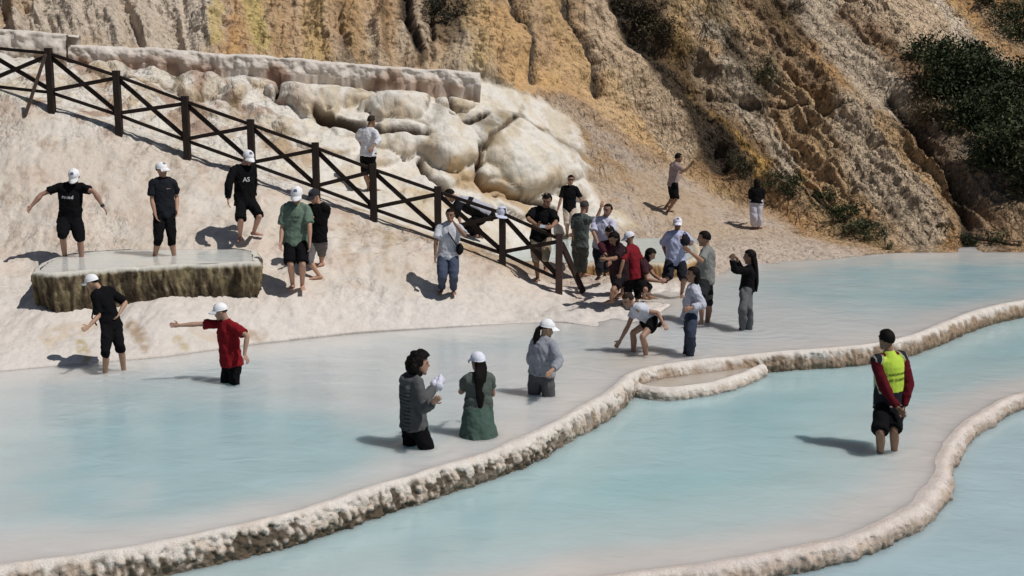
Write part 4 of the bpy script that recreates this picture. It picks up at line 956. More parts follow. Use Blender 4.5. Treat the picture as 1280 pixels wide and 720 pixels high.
    if not female and hairc[0] < 0.1 and H > 1.6:
        bd = (lf > -0.0) & (lu < -0.045) & (lu > -0.125) & ~((ls_/0.03)**2 + ((lu+0.060)/0.014)**2 < 1)
        cc[bd] = cc[bd]*0.72
    base = Vector((G.x, G.y, min(J['R'][5].z, J['L'][5].z) - 0.07*h))
    root = bpy.data.objects.new('person', None); COL.objects.link(root); root.location = base
    tag(root, label, 'person', group)
    b_ = np.array(base)
    def fin(name, me, colr, mat, parent=None):
        if not isinstance(colr, np.ndarray): colr = np.tile(np.array(colr), (len(me.vertices), 1))
        set_col(me, np.clip(colr, 0, 1)); co = mco(me); mset(me, co - b_)
        o = link(name, me, mat, parent or root); return o
    fin('body', me, cc, M_SKIN)
    def cloth(acc, name, colr, vox=0.011, fold=0.021, fn=None, parent=None, mat=None):
        m_ = remesh(acc, vox, 3); c = mco(m_); n = mno(m_)
        f = ridged(np.stack([c[:, 0]*5.5+c[:, 2]*2.5, c[:, 1]*5.5, c[:, 2]*3.2], 1)+3.3*h+fbm(c*4, 2)[:, None]*0.5, 3)*fold + fbm(c*14, 3)*fold*0.55
        c = c + n*f[:, None]; mset(m_, c)
        col_ = np.tile(np.array(colr), (len(c), 1)) if fn is None else fn(c, frame)
        return fin(name, m_, col_*(1+0.08*fbm(c*5, 3))[:, None], mat or M_CLOTH, parent)
    frame = dict(pelv=np.array(pelv), T=np.array(T), R=np.array(Rt), F=np.array(Ft), tl=tl, h=h, J={k: [np.array(q) for q in v] for k, v in J.items()})
    so_ = 0.020*h + sloose*h
    if pants is not None:
        A = Acc()
        A.tube([spine(-0.15), spine(0.0), spine(0.16)], [(0.150*h, 0.115*h), (0.178*h*bw, 0.130*h*bw), (0.160*h*bw, 0.118*h*bw)], Rt, 16)
        for sd in 'RL':
            sh, el, wr, hp, kn, an = J[sd]; pt = [hp + T*0.03, hp.lerp(kn, 0.4)]; rd = [0.100*h*bw, 0.094*h*bw+ploose*0.3]
            if plen <= 1: pt += [hp.lerp(kn, plen)]; rd += [0.078*h*bw+0.012*h+ploose*0.6]
            else:
                pt += [hp.lerp(kn, 0.85), kn]; rd += [0.074*h*bw+ploose*0.6, 0.069*h+ploose*0.7]
                q = plen-1
                if q > 0.3: pt.append(kn.lerp(an, 0.32)-Fv*0.012*h); rd.append(0.067*h+ploose*0.8)
                pt.append(kn.lerp(an, q)); rd.append((0.062*h if q < 0.5 else 0.052*h)+ploose)
            A.tube(pt, rd, Rt, 14, flat1=True)
        cloth(A, 'trousers' if plen > 1.5 else 'shorts', pants, fn=pants_fn)
    if skirt is not None:
        A = Acc(); dn_ = pelv - UP*skirt[1]*h
        A.tube([spine(0.22), spine(0.02), pelv.lerp(dn_, 0.5), dn_], [(0.148*h, 0.112*h), (0.180*h, 0.14*h), (0.205*h, 0.18*h), (0.25*h, 0.225*h)], Rt, 20, flat1=True)
        cloth(A, 'skirt', skirt[0], fold=0.02)
    if shirt is not None:
        A = Acc(); ht = hem*0.5/max(tl, .2)
        A.tube([spine(ht), spine(ht*0.3+0.1), spine(0.38), spine(0.6), spine(0.8), spine(0.93), neck + T*0.005],
               [(0.172*h*bw+so_, 0.120*h*bw+so_), (0.160*h*bw+so_, 0.112*h*bw+so_), (0.145*h*bw+so_, 0.105*h*bw+so_), (0.152*h*bw+so_, 0.113*h*bw+so_), (0.160*h*bw+so_*.8, 0.108*h+so_*.8), (0.118*h+so_*.6, 0.085*h+so_*.7), (0.068*h+so_*.3, 0.066*h+so_*.3)], Rt, 18, flat0=True)
        for sd in 'RL':
            sh, el, wr, hp, kn, an = J[sd]; sg = 1 if sd == 'R' else -1
            A.tube([neck + Rt*sg*0.035*h - T*0.008*h, neck + Rt*sg*0.10*h - T*0.028*h], [0.056*h, 0.066*h], Ft, 10)
            A.tube([spine(0.86), sh - T*0.012*h, sh.lerp(el, 0.15)], [0.084*h, 0.074*h*max(1, bw), 0.066*h*bw], Ft)
            if sleeve <= 1: A.tube([sh, sh.lerp(el, sleeve*0.5), sh.lerp(el, sleeve)], [0.059*h*bw, 0.056*h*bw+so_*.25, 0.055*h*bw+so_*.5], Ft, 12, flat1=True)
            else:
                A.tube([sh, sh.lerp(el, 0.5), el], [0.064*h*bw, 0.057*h*bw+so_*.3, 0.049*h+so_*.4], Ft)
                A.tube([el, el.lerp(wr, (sleeve-1)*0.5), el.lerp(wr, sleeve-1)], [0.049*h+so_*.4, 0.047*h+so_*.4, 0.036*h+so_*.3], Ft, flat1=True)
        if hood:
            A.tube([neck - Ft*0.06*h + Rt*0.10*h - T*0.02, neck - Ft*0.105*h - T*0.035*h, neck - Ft*0.06*h - Rt*0.10*h - T*0.02], [0.035*h, 0.055*h, 0.035*h], UP)
        cloth(A, 'shirt', shirt, fn=shirt_fn)
    shirt_o = [o for o in root.children if o.name.startswith('shirt')]
    # ---------------- hair and cap as closed star-shaped shells round the skull
    def shell(name, rfn, colr, mat, n1=36, n2=22, ctr=None):
        c = ctr if ctr is not None else hc + hU*0.02*hh - hF*0.006*hh
        V = []; 
        for i in range(n2+1):
            ph = math.pi*i/n2
            for k in range(n1):
                a = 2*math.pi*k/n1; d = Vector((math.sin(ph)*math.cos(a), math.sin(ph)*math.sin(a), math.cos(ph)))  # f,s,u
                r = rfn(d); V.append(c + hF*d.x*r[0] + hs*d.y*r[1] + hU*d.z*r[2])
        V = np.array([tuple(v) for v in V]); return V, grid_faces(n2+1, n1, True)
    rs = np.random.RandomState(int(top[0]*13+top[1]))
    if hair in ('short', 'long', 'pony', 'curly', 'buzz', 'bob'):
        thick = {'short': 0.014, 'long': 0.018, 'pony': 0.012, 'curly': 0.05, 'buzz': 0.006, 'bob': 0.018}[hair]
        def rf(d):
            t = thick
            if d.z < -0.15 - (0.35 if hair != 'buzz' else 0.2)*(-d.x): t = -0.03
            if d.x > 0.25 and d.z < 0.50: t = -0.03
            if cap: t = min(t, 0.004)
            if hair == 'curly': t += 0.02*vnoise(np.array([[d.x*5, d.y*5, d.z*5]]))[0]
            return ((0.094+t)*hh, (0.076+t)*hh, (0.092+t)*hh)
        V, Fq = shell('hair', rf, hairc, M_HAIR)
        # break up the surface
        V += (fbm((V-np.array(hc))*40, 2)*0.006)[:, None]*np.array(hU)[None, :]
        fin('hair', mesh_np('hair', V, Fq, True), hairc, M_HAIR)
    if hair in ('long', 'pony', 'curly', 'bob'):
        A = Acc()
        bk = -hF
        if hair == 'long':
            e = hc + bk*0.075*hh
            dn_ = 0.42*h
            A.tube([hc + hU*0.03 + bk*0.05*hh, e - UP*0.06, neck - Ft*0.10*h - UP*0.02, neck - Ft*0.125*h - UP*dn_*0.6, neck - Ft*0.12*h - UP*dn_], [(0.075*h, 0.05*h), (0.088*h, 0.055*h), (0.09*h, 0.04*h), (0.07*h, 0.03*h), (0.03*h, 0.016*h)], hs, 14)
        elif hair == 'pony':
            A.tube([hc + bk*0.085*hh, hc + bk*0.125*hh - UP*0.03, hc + bk*0.15*hh - UP*0.16*h, hc + bk*0.14*hh - UP*0.34*h, hc + bk*0.12*hh - UP*0.42*h], [0.028*h, 0.035*h, 0.05*h, 0.036*h, 0.012*h], hs, 12)
        elif hair == 'bob':
            A.tube([hc + hU*0.03 + bk*0.04*hh, hc + bk*0.06*hh - UP*0.05, hc + bk*0.05*hh - UP*0.13], [(0.08*h, 0.07*h), (0.088*h, 0.065*h), (0.075*h, 0.05*h)], hs, 14)
        else:
            for i in range(26):
                a = rs.normal(size=3); a /= np.linalg.norm(a)
                if a[0] > 0.35: a[0] = -a[0]
                q = hc + hU*0.01 + hF*a[0]*0.11*h + hs*a[1]*0.12*h + hU*a[2]*0.10*h + bk*0.03*h - UP*0.02
                A.ell(q, (hF, hs, hU), (0.045*h, 0.045*h, 0.042*h), 8, 5)
        m_ = remesh(A, 0.010, 1); c = mco(m_); n = mno(m_)
        fr = 40 if hair == 'curly' else 26
        c += n*(ridged(np.stack([c[:, 0]*fr, c[:, 1]*fr, c[:, 2]*(fr if hair == 'curly' else 5)], 1), 2)*(0.010 if hair == 'curly' else 0.006))[:, None]; mset(m_, c)
        fin('hair' if hair != 'pony' else 'ponytail', m_, hairc, M_HAIR)
    if cap:
        cc0 = cap; n1, n2 = 32, 10; V = []; Fq = []
        c = hc + hU*0.030*hh - hF*0.004*hh; col_ = []
        ff = -1 if brim_back else 1
        def dome(sc): 
            L_ = []
            for i in range(n2+1):
                ph = math.pi/2*i/n2*1.08
                for k in range(n1):
                    a = 2*math.pi*k/n1; pf = math.sin(ph)*math.cos(a); 
                    L_.append(c + hF*pf*0.106*sc*hh + hs*math.sin(ph)*math.sin(a)*0.089*sc*hh + hU*(math.cos(ph)*0.098*sc)*hh)
            return L_
        V = dome(1.0) + dome(0.93); no = (n2+1)*n1
        Fo = grid_faces(n2+1, n1, True); Fi = Fo[:, ::-1] + no
        b0 = n2*n1; Fb = np.array([[b0+k, no+b0+k, no+b0+(k+1) % n1, b0+(k+1) % n1] for k in range(n1)])
        for _ in V: col_.append(cc0)
        for j in range(1, 4):
            for k in range(n1):
                a = 2*math.pi*k/n1; i_ = (j+2)*n1+k
                if math.cos(a)*ff > 0.86: col_[i_] = (0.10, 0.11, 0.18)
        # visor
        base_i = len(V); nv_ = 14; mrow = 5
        for lay in (0, 1):
            for r in range(mrow):
                for k in range(nv_):
                    a = (k/(nv_-1)-0.5)*math.radians(125); t = r/(mrow-1)
                    rr_ = 0.100 + t*0.080*max(0.15, math.cos(a*0.75))**0.8
                    V.append(c + hF*ff*math.cos(a)*rr_*hh + hs*math.sin(a)*(0.085+t*0.006)*hh + hU*(-0.004 - 0.030*t - 0.022*abs(math.sin(a))**2 + 0.012*(1-t) - lay*0.006)*hh); col_.append(cc0)
        g = grid_faces(mrow, nv_); g0 = g+base_i; g1_ = g[:, ::-1]+base_i+mrow*nv_
        edge = []
        for k in range(nv_-1):
            a_ = base_i+(mrow-1)*nv_+k; b2 = a_+mrow*nv_; edge.append([a_, a_+1, b2+1, b2]); a_ = base_i+k; b2 = a_+mrow*nv_; edge.append([a_, a_+1, b2+1, b2])
        for r in range(mrow-1):
            for cl in (0, nv_-1):
                a_ = base_i+r*nv_+cl; b2 = a_+mrow*nv_; edge.append([a_, a_+nv_, b2+nv_, b2])
        V = np.array([tuple(v) for v in V]); Fq = np.vstack([Fo, Fi, Fb, g0, g1_, np.array(edge)])
        fin('cap', mesh_np('cap', V, Fq, True), np.array(col_), M_CLOTH)
    J['hc'] = hc; J['neck'] = neck; J['pelv'] = pelv; J['fr'] = (T, Rt, Ft, h); J['base'] = base; J['root'] = root; J['hands'] = hand_specs; J['fin'] = fin; J['cloth'] = cloth; J['spine'] = spine
    return J
def mat_plain(name, c, r=0.6):
    m = bpy.data.materials.new(name); m.use_nodes = True; b = m.node_tree.nodes['Principled BSDF']; b.inputs['Base Color'].default_value = (*c, 1); b.inputs['Roughness'].default_value = r; return m
def print_text(J, txt, target, side, tpos, size, colr, lines=1, xoff=0.0):
    """lettering laid onto the garment: side +1 chest, -1 back"""
    T, Rt, Ft, h = J['fr']; root = J['root']; n = Ft*side; xr = T.cross(n).normalized()
    org = J['spine'](tpos) + n*0.4 + xr*xoff
    cu = bpy.data.curves.new('t', 'FONT'); cu.body = txt; cu.size = size; cu.align_x = 'CENTER'; cu.align_y = 'CENTER'; cu.offset = size*0.02; cu.resolution_u = 2
    o = bpy.data.objects.new('t', cu); COL.objects.link(o); dg = bpy.context.evaluated_depsgraph_get(); me = bpy.data.meshes.new_from_object(o.evaluated_get(dg)); bpy.data.objects.remove(o)
    bm = bmesh.new(); bm.from_mesh(me); bmesh.ops.triangulate(bm, faces=bm.faces)
    tm = [c for c in root.children if c.name.split('.')[0] == target][0]
    bv = BVHTree.FromPolygons([v.co + root.location for v in tm.data.vertices], [tuple(f.vertices) for f in tm.data.polygons])
    for v in bm.verts:
        q = org + xr*v.co.x + T*v.co.y; ht = bv.ray_cast(q, -n)
        q2 = ht[0] if ht[0] is not None else q - n*0.28
        v.co = q2 + n*0.006 - root.location
    bm.to_mesh(me); bm.free(); set_col(me, np.tile(np.array(colr), (len(me.vertices), 1)))
    if not me.materials: pass
    me.materials.clear(); return link('lettering', me, M_CLOTH, tm)
def prop(name, build, mat, colr, label, cat, loc, group=None):
    A = Acc(); build(A); me = remesh(A, 0.006, 1); co = mco(me); mset(me, co-np.array(loc)); set_col(me, np.tile(np.array(colr), (len(co), 1)))
    o = link(name, me, mat); o.location = loc; tag(o, label, cat, group); return o
def slab(name, c, a, b, t, mat, colr, label=None, cat=None, parent=None):
    """thin rounded block centred at c, half-extent vectors a,b, half-thickness t"""
    a = Vector(a); b = Vector(b); n = a.cross(b).normalized()*t; bm = bmesh.new(); vs = []
    for sx, sy, sz in ((-1, -1, -1), (1, -1, -1), (1, 1, -1), (-1, 1, -1), (-1, -1, 1), (1, -1, 1), (1, 1, 1), (-1, 1, 1)): vs.append(bm.verts.new(a*sx+b*sy+n*sz))
    for f in ((0, 3, 2, 1), (4, 5, 6, 7), (0, 1, 5, 4), (1, 2, 6, 5), (2, 3, 7, 6), (3, 0, 4, 7)): bm.faces.new([vs[i] for i in f])
    bmesh.ops.bevel(bm, geom=bm.edges[:], offset=t*0.6, segments=2, affect='EDGES')
    me = bpy.data.meshes.new(name); bm.to_mesh(me); bm.free(); set_col(me, np.tile(np.array(colr), (len(me.vertices), 1)))
    o = link(name, me, mat, parent); o.location = Vector(c) - (parent.location if parent else Vector((0, 0, 0)))
    if label: tag(o, label, cat)
    return o
WHITE = (0.78, 0.78, 0.80)

p1 = person('heavyset man in black lettered T-shirt and white cap, arms spread, head bowed', (92, 319), 'B', (93, 209), (93, 220), (88, 229), (88, 274), 180,
    {'R': ((52, 243), (39, 258), -1, -1, (33, 266)), 'L': ((118, 240), (130, 260), -1, -1, (137, 270))}, {'R': ((78, 295), (82, 318)), 'L': ((100, 300), (102, 321))},
    hpitch=38, sub=0.12, shirt=BLACK, pants=BLACK, plen=1.02, cap=WHITE, build=1.18, sleeve=0.62, hem=-0.15, H=1.72)
print_text(p1, 'round', 'shirt', 1, 0.66, 0.08, (0.42, 0.42, 0.42))
# wristwatch
T_, R_, F_, h_ = p1['fr']; wr_ = p1['L'][2]; el_ = p1['L'][1]
A = Acc(); dd = (wr_-el_).normalized(); A.tube([wr_-dd*0.035, wr_-dd*0.012], [0.036, 0.036], F_, 14)
p1['fin']('watch', remesh(A, 0.005, 1), (0.02, 0.02, 0.02), M_PLAST)

p2 = person('slim man in black T-shirt and white cap looking right, standing in the raised basin', (206, 319), 'B', (202, 203), (202, 212), (204, 223), (206, 268), 160,
    {'R': ((190, 250), (194, 268), -1, -1, (198, 278)), 'L': ((221, 247), (221, 263), 1, -1)}, {'R': ((198, 298), (192, 319)), 'L': ((214, 298), (218, 319))},
    hyaw=115, sub=0.10, shirt=(0.014, 0.015, 0.02), pants=BLACK, plen=1.25, cap=WHITE, sleeve=0.72, shades=True, H=1.72)
print_text(p2, 'sport', 'shirt', 1, 0.76, 0.03, (0.35, 0.25, 0.2), xoff=0.07)
p3 = person('teenager in black hoodie and white cap stepping beside the right end of the basin', (305, 306), 'T', (311, 185), (312, 194), (304, 208), (306, 250), 150,
    {'R': ((286, 229), (285, 250), -1, -1, (286, 260)), 'L': ((317, 228), (318, 246), 1, -1)}, {'R': ((301, 275), (300, 301), -1, 0, 170), 'L': ((324, 270), (317, 296), -1, 0, 100)},
    hyaw=140, hpitch=22, shirt=BLACK, pants=BLACK, plen=0.98, cap=WHITE, sleeve=1.9, hem=-0.2, hood=True, sloose=0.012)
print_text(p3, 'AS', 'shirt', 1, 0.62, 0.11, (0.5, 0.5, 0.5))
p4 = person('tall boy in sage green T-shirt, black shorts and white cap, barefoot on the bank', (371, 368), 'T', (371, 232), (371, 243), (370, 256), (369, 300), 182,
    {'R': ((353, 284), (351, 303), -1, -1), 'L': ((387, 282), (387, 303), -1, -1)}, {'R': ((363, 330), (366, 361), -1, 0, 190), 'L': ((378, 330), (378, 363), -1, 0, 165)},
    hpitch=28, shirt=(0.12, 0.17, 0.13), pants=BLACK, plen=0.95, cap=WHITE, sleeve=0.85, sloose=0.02, hem=-0.16)
print_text(p4, 'ONLINE', 'shirt', 1, 0.68, 0.055, (0.05, 0.065, 0.055))
print_text(p4, 'CLUB', 'shirt', 1, 0.56, 0.055, (0.05, 0.065, 0.055))
p5 = person('boy in black T-shirt, grey shorts and dark cap half hidden behind the green T-shirt', (399, 352), 'T', (393, 234), (393, 245), (398, 256), (397, 298), 200,
    {'R': ((402, 280), (390, 271), -1, -1), 'L': ((407, 275), (403, 292), 1, -1)}, {'R': ((386, 326), (399, 349), -1, 0, 250), 'L': ((402, 318), (402, 333), 1, 0, 230)},
    hyaw=225, hpitch=15, shirt=BLACK, pants=(0.13, 0.12, 0.12), plen=1.15, cap=(0.03, 0.03, 0.035), sleeve=0.7, H=1.7, dys=(0.15, 0))
p6 = person('man all in black with white cap and strap at the shore, hand on back', (143, 462), 'W', (113, 340), (112, 350), (126, 363), (139, 407), 292,
    {'L': ((124, 398), (111, 408), -1, -1, (104, 412)), 'R': ((161, 381), (149, 392), 1, -1)}, {'L': ((132, 438), (130, 464)), 'R': ((150, 432), (157, 459))},
    hyaw=275, hpitch=14, sub=0.10, shirt=BLACK, pants=BLACK, plen=1.15, cap=WHITE, sleeve=0.9)
A = Acc(); T_, R_, F_, h_ = p6['fr']; nk_ = p6['neck']
A.tube([nk_+R_*0.09-F_*0.04, nk_+F_*0.13-T_*0.15-R_*0.05, nk_+F_*0.16-T_*0.34-R_*0.15, nk_+F_*0.05-T_*0.45-R_*0.22], [0.012]*4, R_, 8)
p6['fin']('bag_strap', remesh(A, 0.006, 0), (0.01, 0.01, 0.01), M_CLOTH)
p7 = person('child in red T-shirt and white cap wading and pointing left', (288, 478), 'W', (275, 375), (275, 388), (283, 399), (289, 450), 222,
    {'R': ((241, 405), (219, 407), -1, -1, (209, 406)), 'L': ((309, 420), (305, 447), -1, -1, (312, 454))}, {'R': ((282, 478), None), 'L': ((295, 477), None)},
    hyaw=262, hpitch=8, sub=0.42, shirt=(0.19, 0.009, 0.013), pants=BLACK, plen=1.1, cap=WHITE, sleeve=0.75, sloose=0.015, hem=-0.14, H=1.55)
def knit(c, f):
    z = c@f['T']*1.0; x = c@f['R']; s_ = np.sin(z*260)*np.sin(x*110+np.round(z*40)*1.57)
    back = ((c-f['pelv'])@f['F']) < 0.03
    base = np.tile(np.array([0.085, 0.085, 0.088]), (len(c), 1)); pat = (np.sin(z*150) > 0.15) & back & (np.abs((c-f['pelv'])@f['R']) < 0.14) & (((c-f['pelv'])@f['T']) < 0.42)
    base[pat] = (0.032, 0.032, 0.034); return base
p8 = person('woman with dark curly hair and grey patterned hoodie wading with a white cloth', (524, 558), 'W', (524, 437), (525, 455), (515, 471), (517, 528), 62,
    {'R': ((529, 512), (541, 503), -1, -1), 'L': ((533, 500), (541, 486), -1, 1)}, {'R': ((537, 554), None), 'L': ((512, 549), None)},
    hyaw=75, sub=0.45, female=True, shirt=(0.12, 0.12, 0.12), shirt_fn=knit, pants=BLACK, plen=1.2, sleeve=1.9, hem=-0.12, hood=True, hair='curly', sloose=0.012, H=1.66)
def crump(c0, r, seed=0):
    def f(A):
        for i in range(9):
            q = Vector(c0) + Vector((random.uniform(-1, 1), random.uniform(-1, 1), random.uniform(-1, 1)))*r*0.7
            A.ell(q, (Vector((1, 0, 0)), Vector((0, 1, 0)), UP), (r*0.6, r*0.5, r*0.75), 8, 5)
    return f
cl = p8['hands'][1] + Vector((0.03, 0, 0.03))
prop('cloth', crump(cl, 0.07), M_CLOTH, (0.62, 0.62, 0.74), 'white crumpled cloth held by the curly haired woman', 'cloth', cl)
p9 = person('girl in white cap with long black hair and green skirt, back turned', (598, 544), 'W', (596, 440), (597, 452), (598, 469), (598, 508), 345,
    {'L': ((576, 490), (585, 482), 1, 1), 'R': ((616, 493), (609, 483), 1, 1)}, {'R': ((606, 545), None), 'L': ((590, 545), None)},
    hyaw=325, sub=0.48, female=True, shirt=(0.085, 0.10, 0.09), pants=None, skirt=((0.065, 0.105, 0.088), 0.42), cap=(0.72, 0.72, 0.82), sleeve=0.6, hair='long', H=1.58, hem=-0.02)
p10 = person('woman in grey sweatshirt and white cap with a long dark ponytail, wading thigh deep', (677, 494), 'W', (684, 400), (684, 410), (680, 425), (677, 466), 35,
    {'R': ((699, 452), (690, 463), -1, -1), 'L': ((664, 450), (672, 462), 1, 1)}, {'R': ((687, 497), None), 'L': ((667, 497), None)},
    hyaw=80, hpitch=10, sub=0.52, female=True, shirt=(0.27, 0.28, 0.32), pants=(0.085, 0.085, 0.09), plen=1.5, ploose=0.01, cap=WHITE, sleeve=1.85, hair='pony', sloose=0.02, hem=-0.05, shades=True, H=1.62)
p11 = person('man in white shirt and black shorts behind the fence, facing the boulders', (463, 243), 'T', (465, 141), (465, 150), (461, 162), (460, 192), 35,
    {'L': ((447, 168), (452, 183), 1, 1), 'R': ((473, 175), (466, 184), -1, -1)}, {'L': ((457, 217), (461, 238), 1, 0, 20), 'R': ((464, 217), (466, 239), 1, 0, 60)},
    shirt=(0.66, 0.66, 0.70), pants=BLACK, plen=0.98, sleeve=1.6, hem=-0.08, skin=SKIND, hair='buzz', hairc=(0.03, 0.022, 0.018))
p12 = person('person in white and black top and black trousers bent double behind the fence', (592, 300), 'T', (575, 228), (556, 241), (566, 246), (608, 267), 275,
    {'L': ((571, 264), (576, 280), -1, -1), 'R': ((566, 262), (562, 275), 1, -1)}, {'L': ((584, 283), (594, 297), -1, 0, 270), 'R': ((590, 281), (602, 298), 1, 0, 280)},
    hpitch=45, shirt=(0.5, 0.5, 0.55), shirt_fn=lambda c, f: np.where(((c-f['pelv'])@f['F'] > -0.03)[:, None] | (np.abs((c-f['pelv'])@f['T']-0.42) < 0.05)[:, None], np.array([[0.01, 0.01, 0.012]]), np.array([[0.40, 0.40, 0.46]])),
    pants=BLACK, plen=1.8, ploose=0.015, sleeve=1.5, H=1.82, build=1.2, sloose=0.015)
p13 = person('man in pale T-shirt and blue jeans below the fence, hand to his mouth', (559, 371), 'T', (563, 258), (563, 269), (562, 281), (560, 320), 178,
    {'R': ((545, 301), (544, 319), -1, -1), 'L': ((581, 294), (568, 279), -1, -1, (564, 273))}, {'R': ((553, 345), (552, 366), -1, 0, 195), 'L': ((567, 345), (567, 367), -1, 0, 170)},
    hyaw=190, shirt=(0.50, 0.51, 0.56), pants=(0.055, 0.07, 0.11), plen=1.9, ploose=0.006, sleeve=0.8, build=1.1, sloose=0.012, hair='short', skin=SKIND)
A = Acc(); T_, R_, F_, h_ = p13['fr']; nk_ = p13['neck']
A.tube([nk_+R_*0.09+F_*0.02, nk_+F_*0.145-T_*0.14, nk_+F_*0.17-T_*0.30-R_*0.12, nk_+F_*0.1-T_*0.38-R_*0.2], [0.011]*4, R_, 8)
A.ell(nk_+F_*0.12-T_*0.40-R_*0.2, (R_, F_, T_), (0.07, 0.05, 0.10), 10, 6)
p13['fin']('shoulder_bag', remesh(A, 0.007, 1), (0.012, 0.012, 0.015), M_CLOTH)
p14 = person('man in black T-shirt and khaki shorts at the fence end looking at his phone', (677, 355), 'T', (685, 240), (684, 250), (680, 261), (676, 297), 190,
    {'R': ((660, 274), (671, 281), -1, -1, (677, 283)), 'L': ((695, 278), (689, 284), -1, -1, (683, 284))}, {'R': ((670, 325), (672, 351), -1, 0, 190), 'L': ((682, 325), (681, 347), -1, 0, 175)},
    hyaw=195, hpitch=25, shirt=BLACK, pants=(0.30, 0.235, 0.165), plen=1.05, sleeve=0.8, build=1.1, skin=SKIND)
T_, R_, F_, h_ = p14['fr']; c_ = p14['hands'][0].lerp(p14['hands'][1], 0.5) + F_*0.03
slab('phone', c_, R_*0.075, (UP*0.7-F_*0.7)*0.036, 0.006, M_PLAST, (0.35, 0.4, 0.45), 'phone in the hands of the man in khaki shorts', 'phone')
p15 = person('man in black T-shirt, beige shorts and dark glasses at the terrace pool', (713, 298), 'T', (714, 216), (714, 223), (712, 233), (712, 262), 185,
    {'R': ((701, 249), (697, 263), -1, -1), 'L': ((726, 249), (727, 263), -1, -1)}, {'R': ((709, 281), (709, 296), -1, 0, 190), 'L': ((717, 280), (716, 293), -1, 0, 180)},
    shirt=BLACK, pants=(0.46, 0.38, 0.31), plen=1.0, sleeve=0.8, shades=True, skin=SKIND)
p16 = person('man in dark grey-green shirt and trousers seen from behind, right hand raised in a wave', (727, 350), 'T', (733, 238), (731, 258), (728, 270), (725, 305), 40,
    {'R': ((745, 276), (751, 260), 1, 1, (754, 251)), 'L': ((717, 289), (719, 306), -1, 1)}, {'R': ((730, 327), (730, 346), 1, 0, 60), 'L': ((722, 328), (724, 347), 1, 0, 20)},
    shirt=(0.075, 0.09, 0.085), pants=(0.055, 0.062, 0.058), plen=1.9, sleeve=0.8, skin=SKIND, H=1.78, hair='buzz', hairc=(0.05, 0.045, 0.04))
p17 = person('man in lavender-white shirt and black trousers listening beside the waving man', (751, 361), 'T', (760, 253), (760, 262), (755, 274), (752, 308), 208,
    {'R': ((742, 291), (747, 303), -1, -1), 'L': ((767, 292), (761, 304), -1, -1)}, {'R': ((749, 333), (748, 356), -1, 0, 200), 'L': ((757, 333), (757, 350), 1, 0, 190)},
    hyaw=220, shirt=(0.48, 0.48, 0.60), pants=(0.02, 0.02, 0.026), plen=1.75, sleeve=0.85, skin=SKIND, H=1.75, hair='buzz')
p18 = person('woman in dark maroon top with black hair, head bent over a phone', (763, 386), 'T', (770, 284), (768, 298), (774, 308), (776, 343), 250,
    {'L': ((769, 323), (758, 324), -1, -1), 'R': ((766, 320), (757, 320), 1, -1)}, {'L': ((766, 363), (764, 382), -1, 0, 250), 'R': ((779, 358), (777, 372), 1, 0, 240)},
    hpitch=35, female=True, shirt=(0.025, 0.012, 0.015), pants=(0.012, 0.01, 0.012), plen=0.75, sleeve=0.8, hair='bob', H=1.62, sloose=0.02, hem=-0.2, skin=SKIND)
T_, R_, F_, h_ = p18['fr']; c_ = p18['hands'][1] + F_*0.02
slab('phone', c_, F_*0.07+UP*0.02, R_*0.035, 0.005, M_PLAST, (0.03, 0.03, 0.035), 'phone held by the woman in dark maroon', 'phone')
p18b = person('person in plum long-sleeved top leaning in at the left of the phone group', (774, 375), 'T', (762, 282), (762, 290), (765, 302), (772, 338), 235,
    {'R': ((750, 306), (757, 318), -1, -1), 'L': ((772, 322), (764, 328), -1, -1)}, {'R': ((770, 357), (771, 374), 1, 0, 240), 'L': ((782, 357), (783, 372), 1, 0, 240)},
    hyaw=200, hpitch=30, shirt=(0.055, 0.014, 0.022), pants=BLACK, plen=1.7, sleeve=1.8, H=1.68, dys=(0.3, 0), skin=SKIND)
p19 = person('person in red polo shirt, black trousers and white cap with back to the water', (790, 384), 'T', (787, 281), (786, 293), (788, 305), (792, 344), 300,
    {'L': ((779, 326), (775, 342), -1, -1), 'R': ((801, 325), (797, 340), 1, 1)}, {'L': ((785, 364), (784, 382), 1, 0, 300), 'R': ((797, 364), (796, 381), 1, 0, 300)},
    hyaw=275, hpitch=18, shirt=(0.17, 0.012, 0.018), pants=BLACK, plen=1.7, ploose=0.01, sleeve=0.95, cap=(0.70, 0.70, 0.78), skin=SKIND, sloose=0.015)
p20 = person('dark haired teenager bending forward behind the person in red, one arm stretched right', (806, 383), 'T', (813, 306), (813, 318), (805, 326), (798, 352), 100,
    {'R': ((809, 350), (824, 352), -1, -1, (834, 349)), 'L': ((818, 345), (826, 350), 1, -1)}, {'R': ((807, 362), (803, 380), -1, 0, 100), 'L': ((812, 360), (810, 376), 1, 0, 100)},
    hpitch=30, shirt=(0.045, 0.018, 0.022), pants=BLACK, plen=0.95, sleeve=0.6, hair='bob', H=1.55, skin=SKIND)
p21 = person('older man in pale blue shirt, black shorts and white cap, one hand on hip', (845, 374), 'T', (846, 267), (847, 279), (846, 291), (844, 326), 185,
    {'R': ((829, 305), (833, 320), 1, -1), 'L': ((864, 305), (856, 299), -1, -1)}, {'R': ((834, 347), (833, 355), -1, 0, 200), 'L': ((855, 349), (852, 371), -1, 0, 180)},
    shirt=(0.40, 0.43, 0.60), pants=(0.014, 0.015, 0.02), plen=1.0, sleeve=0.9, cap=(0.72, 0.68, 0.74), build=1.08, sloose=0.015, skin=SKIND, shades=True, hem=-0.16)
c_ = p21['L'][2] + Vector((0, -0.06, -0.02))
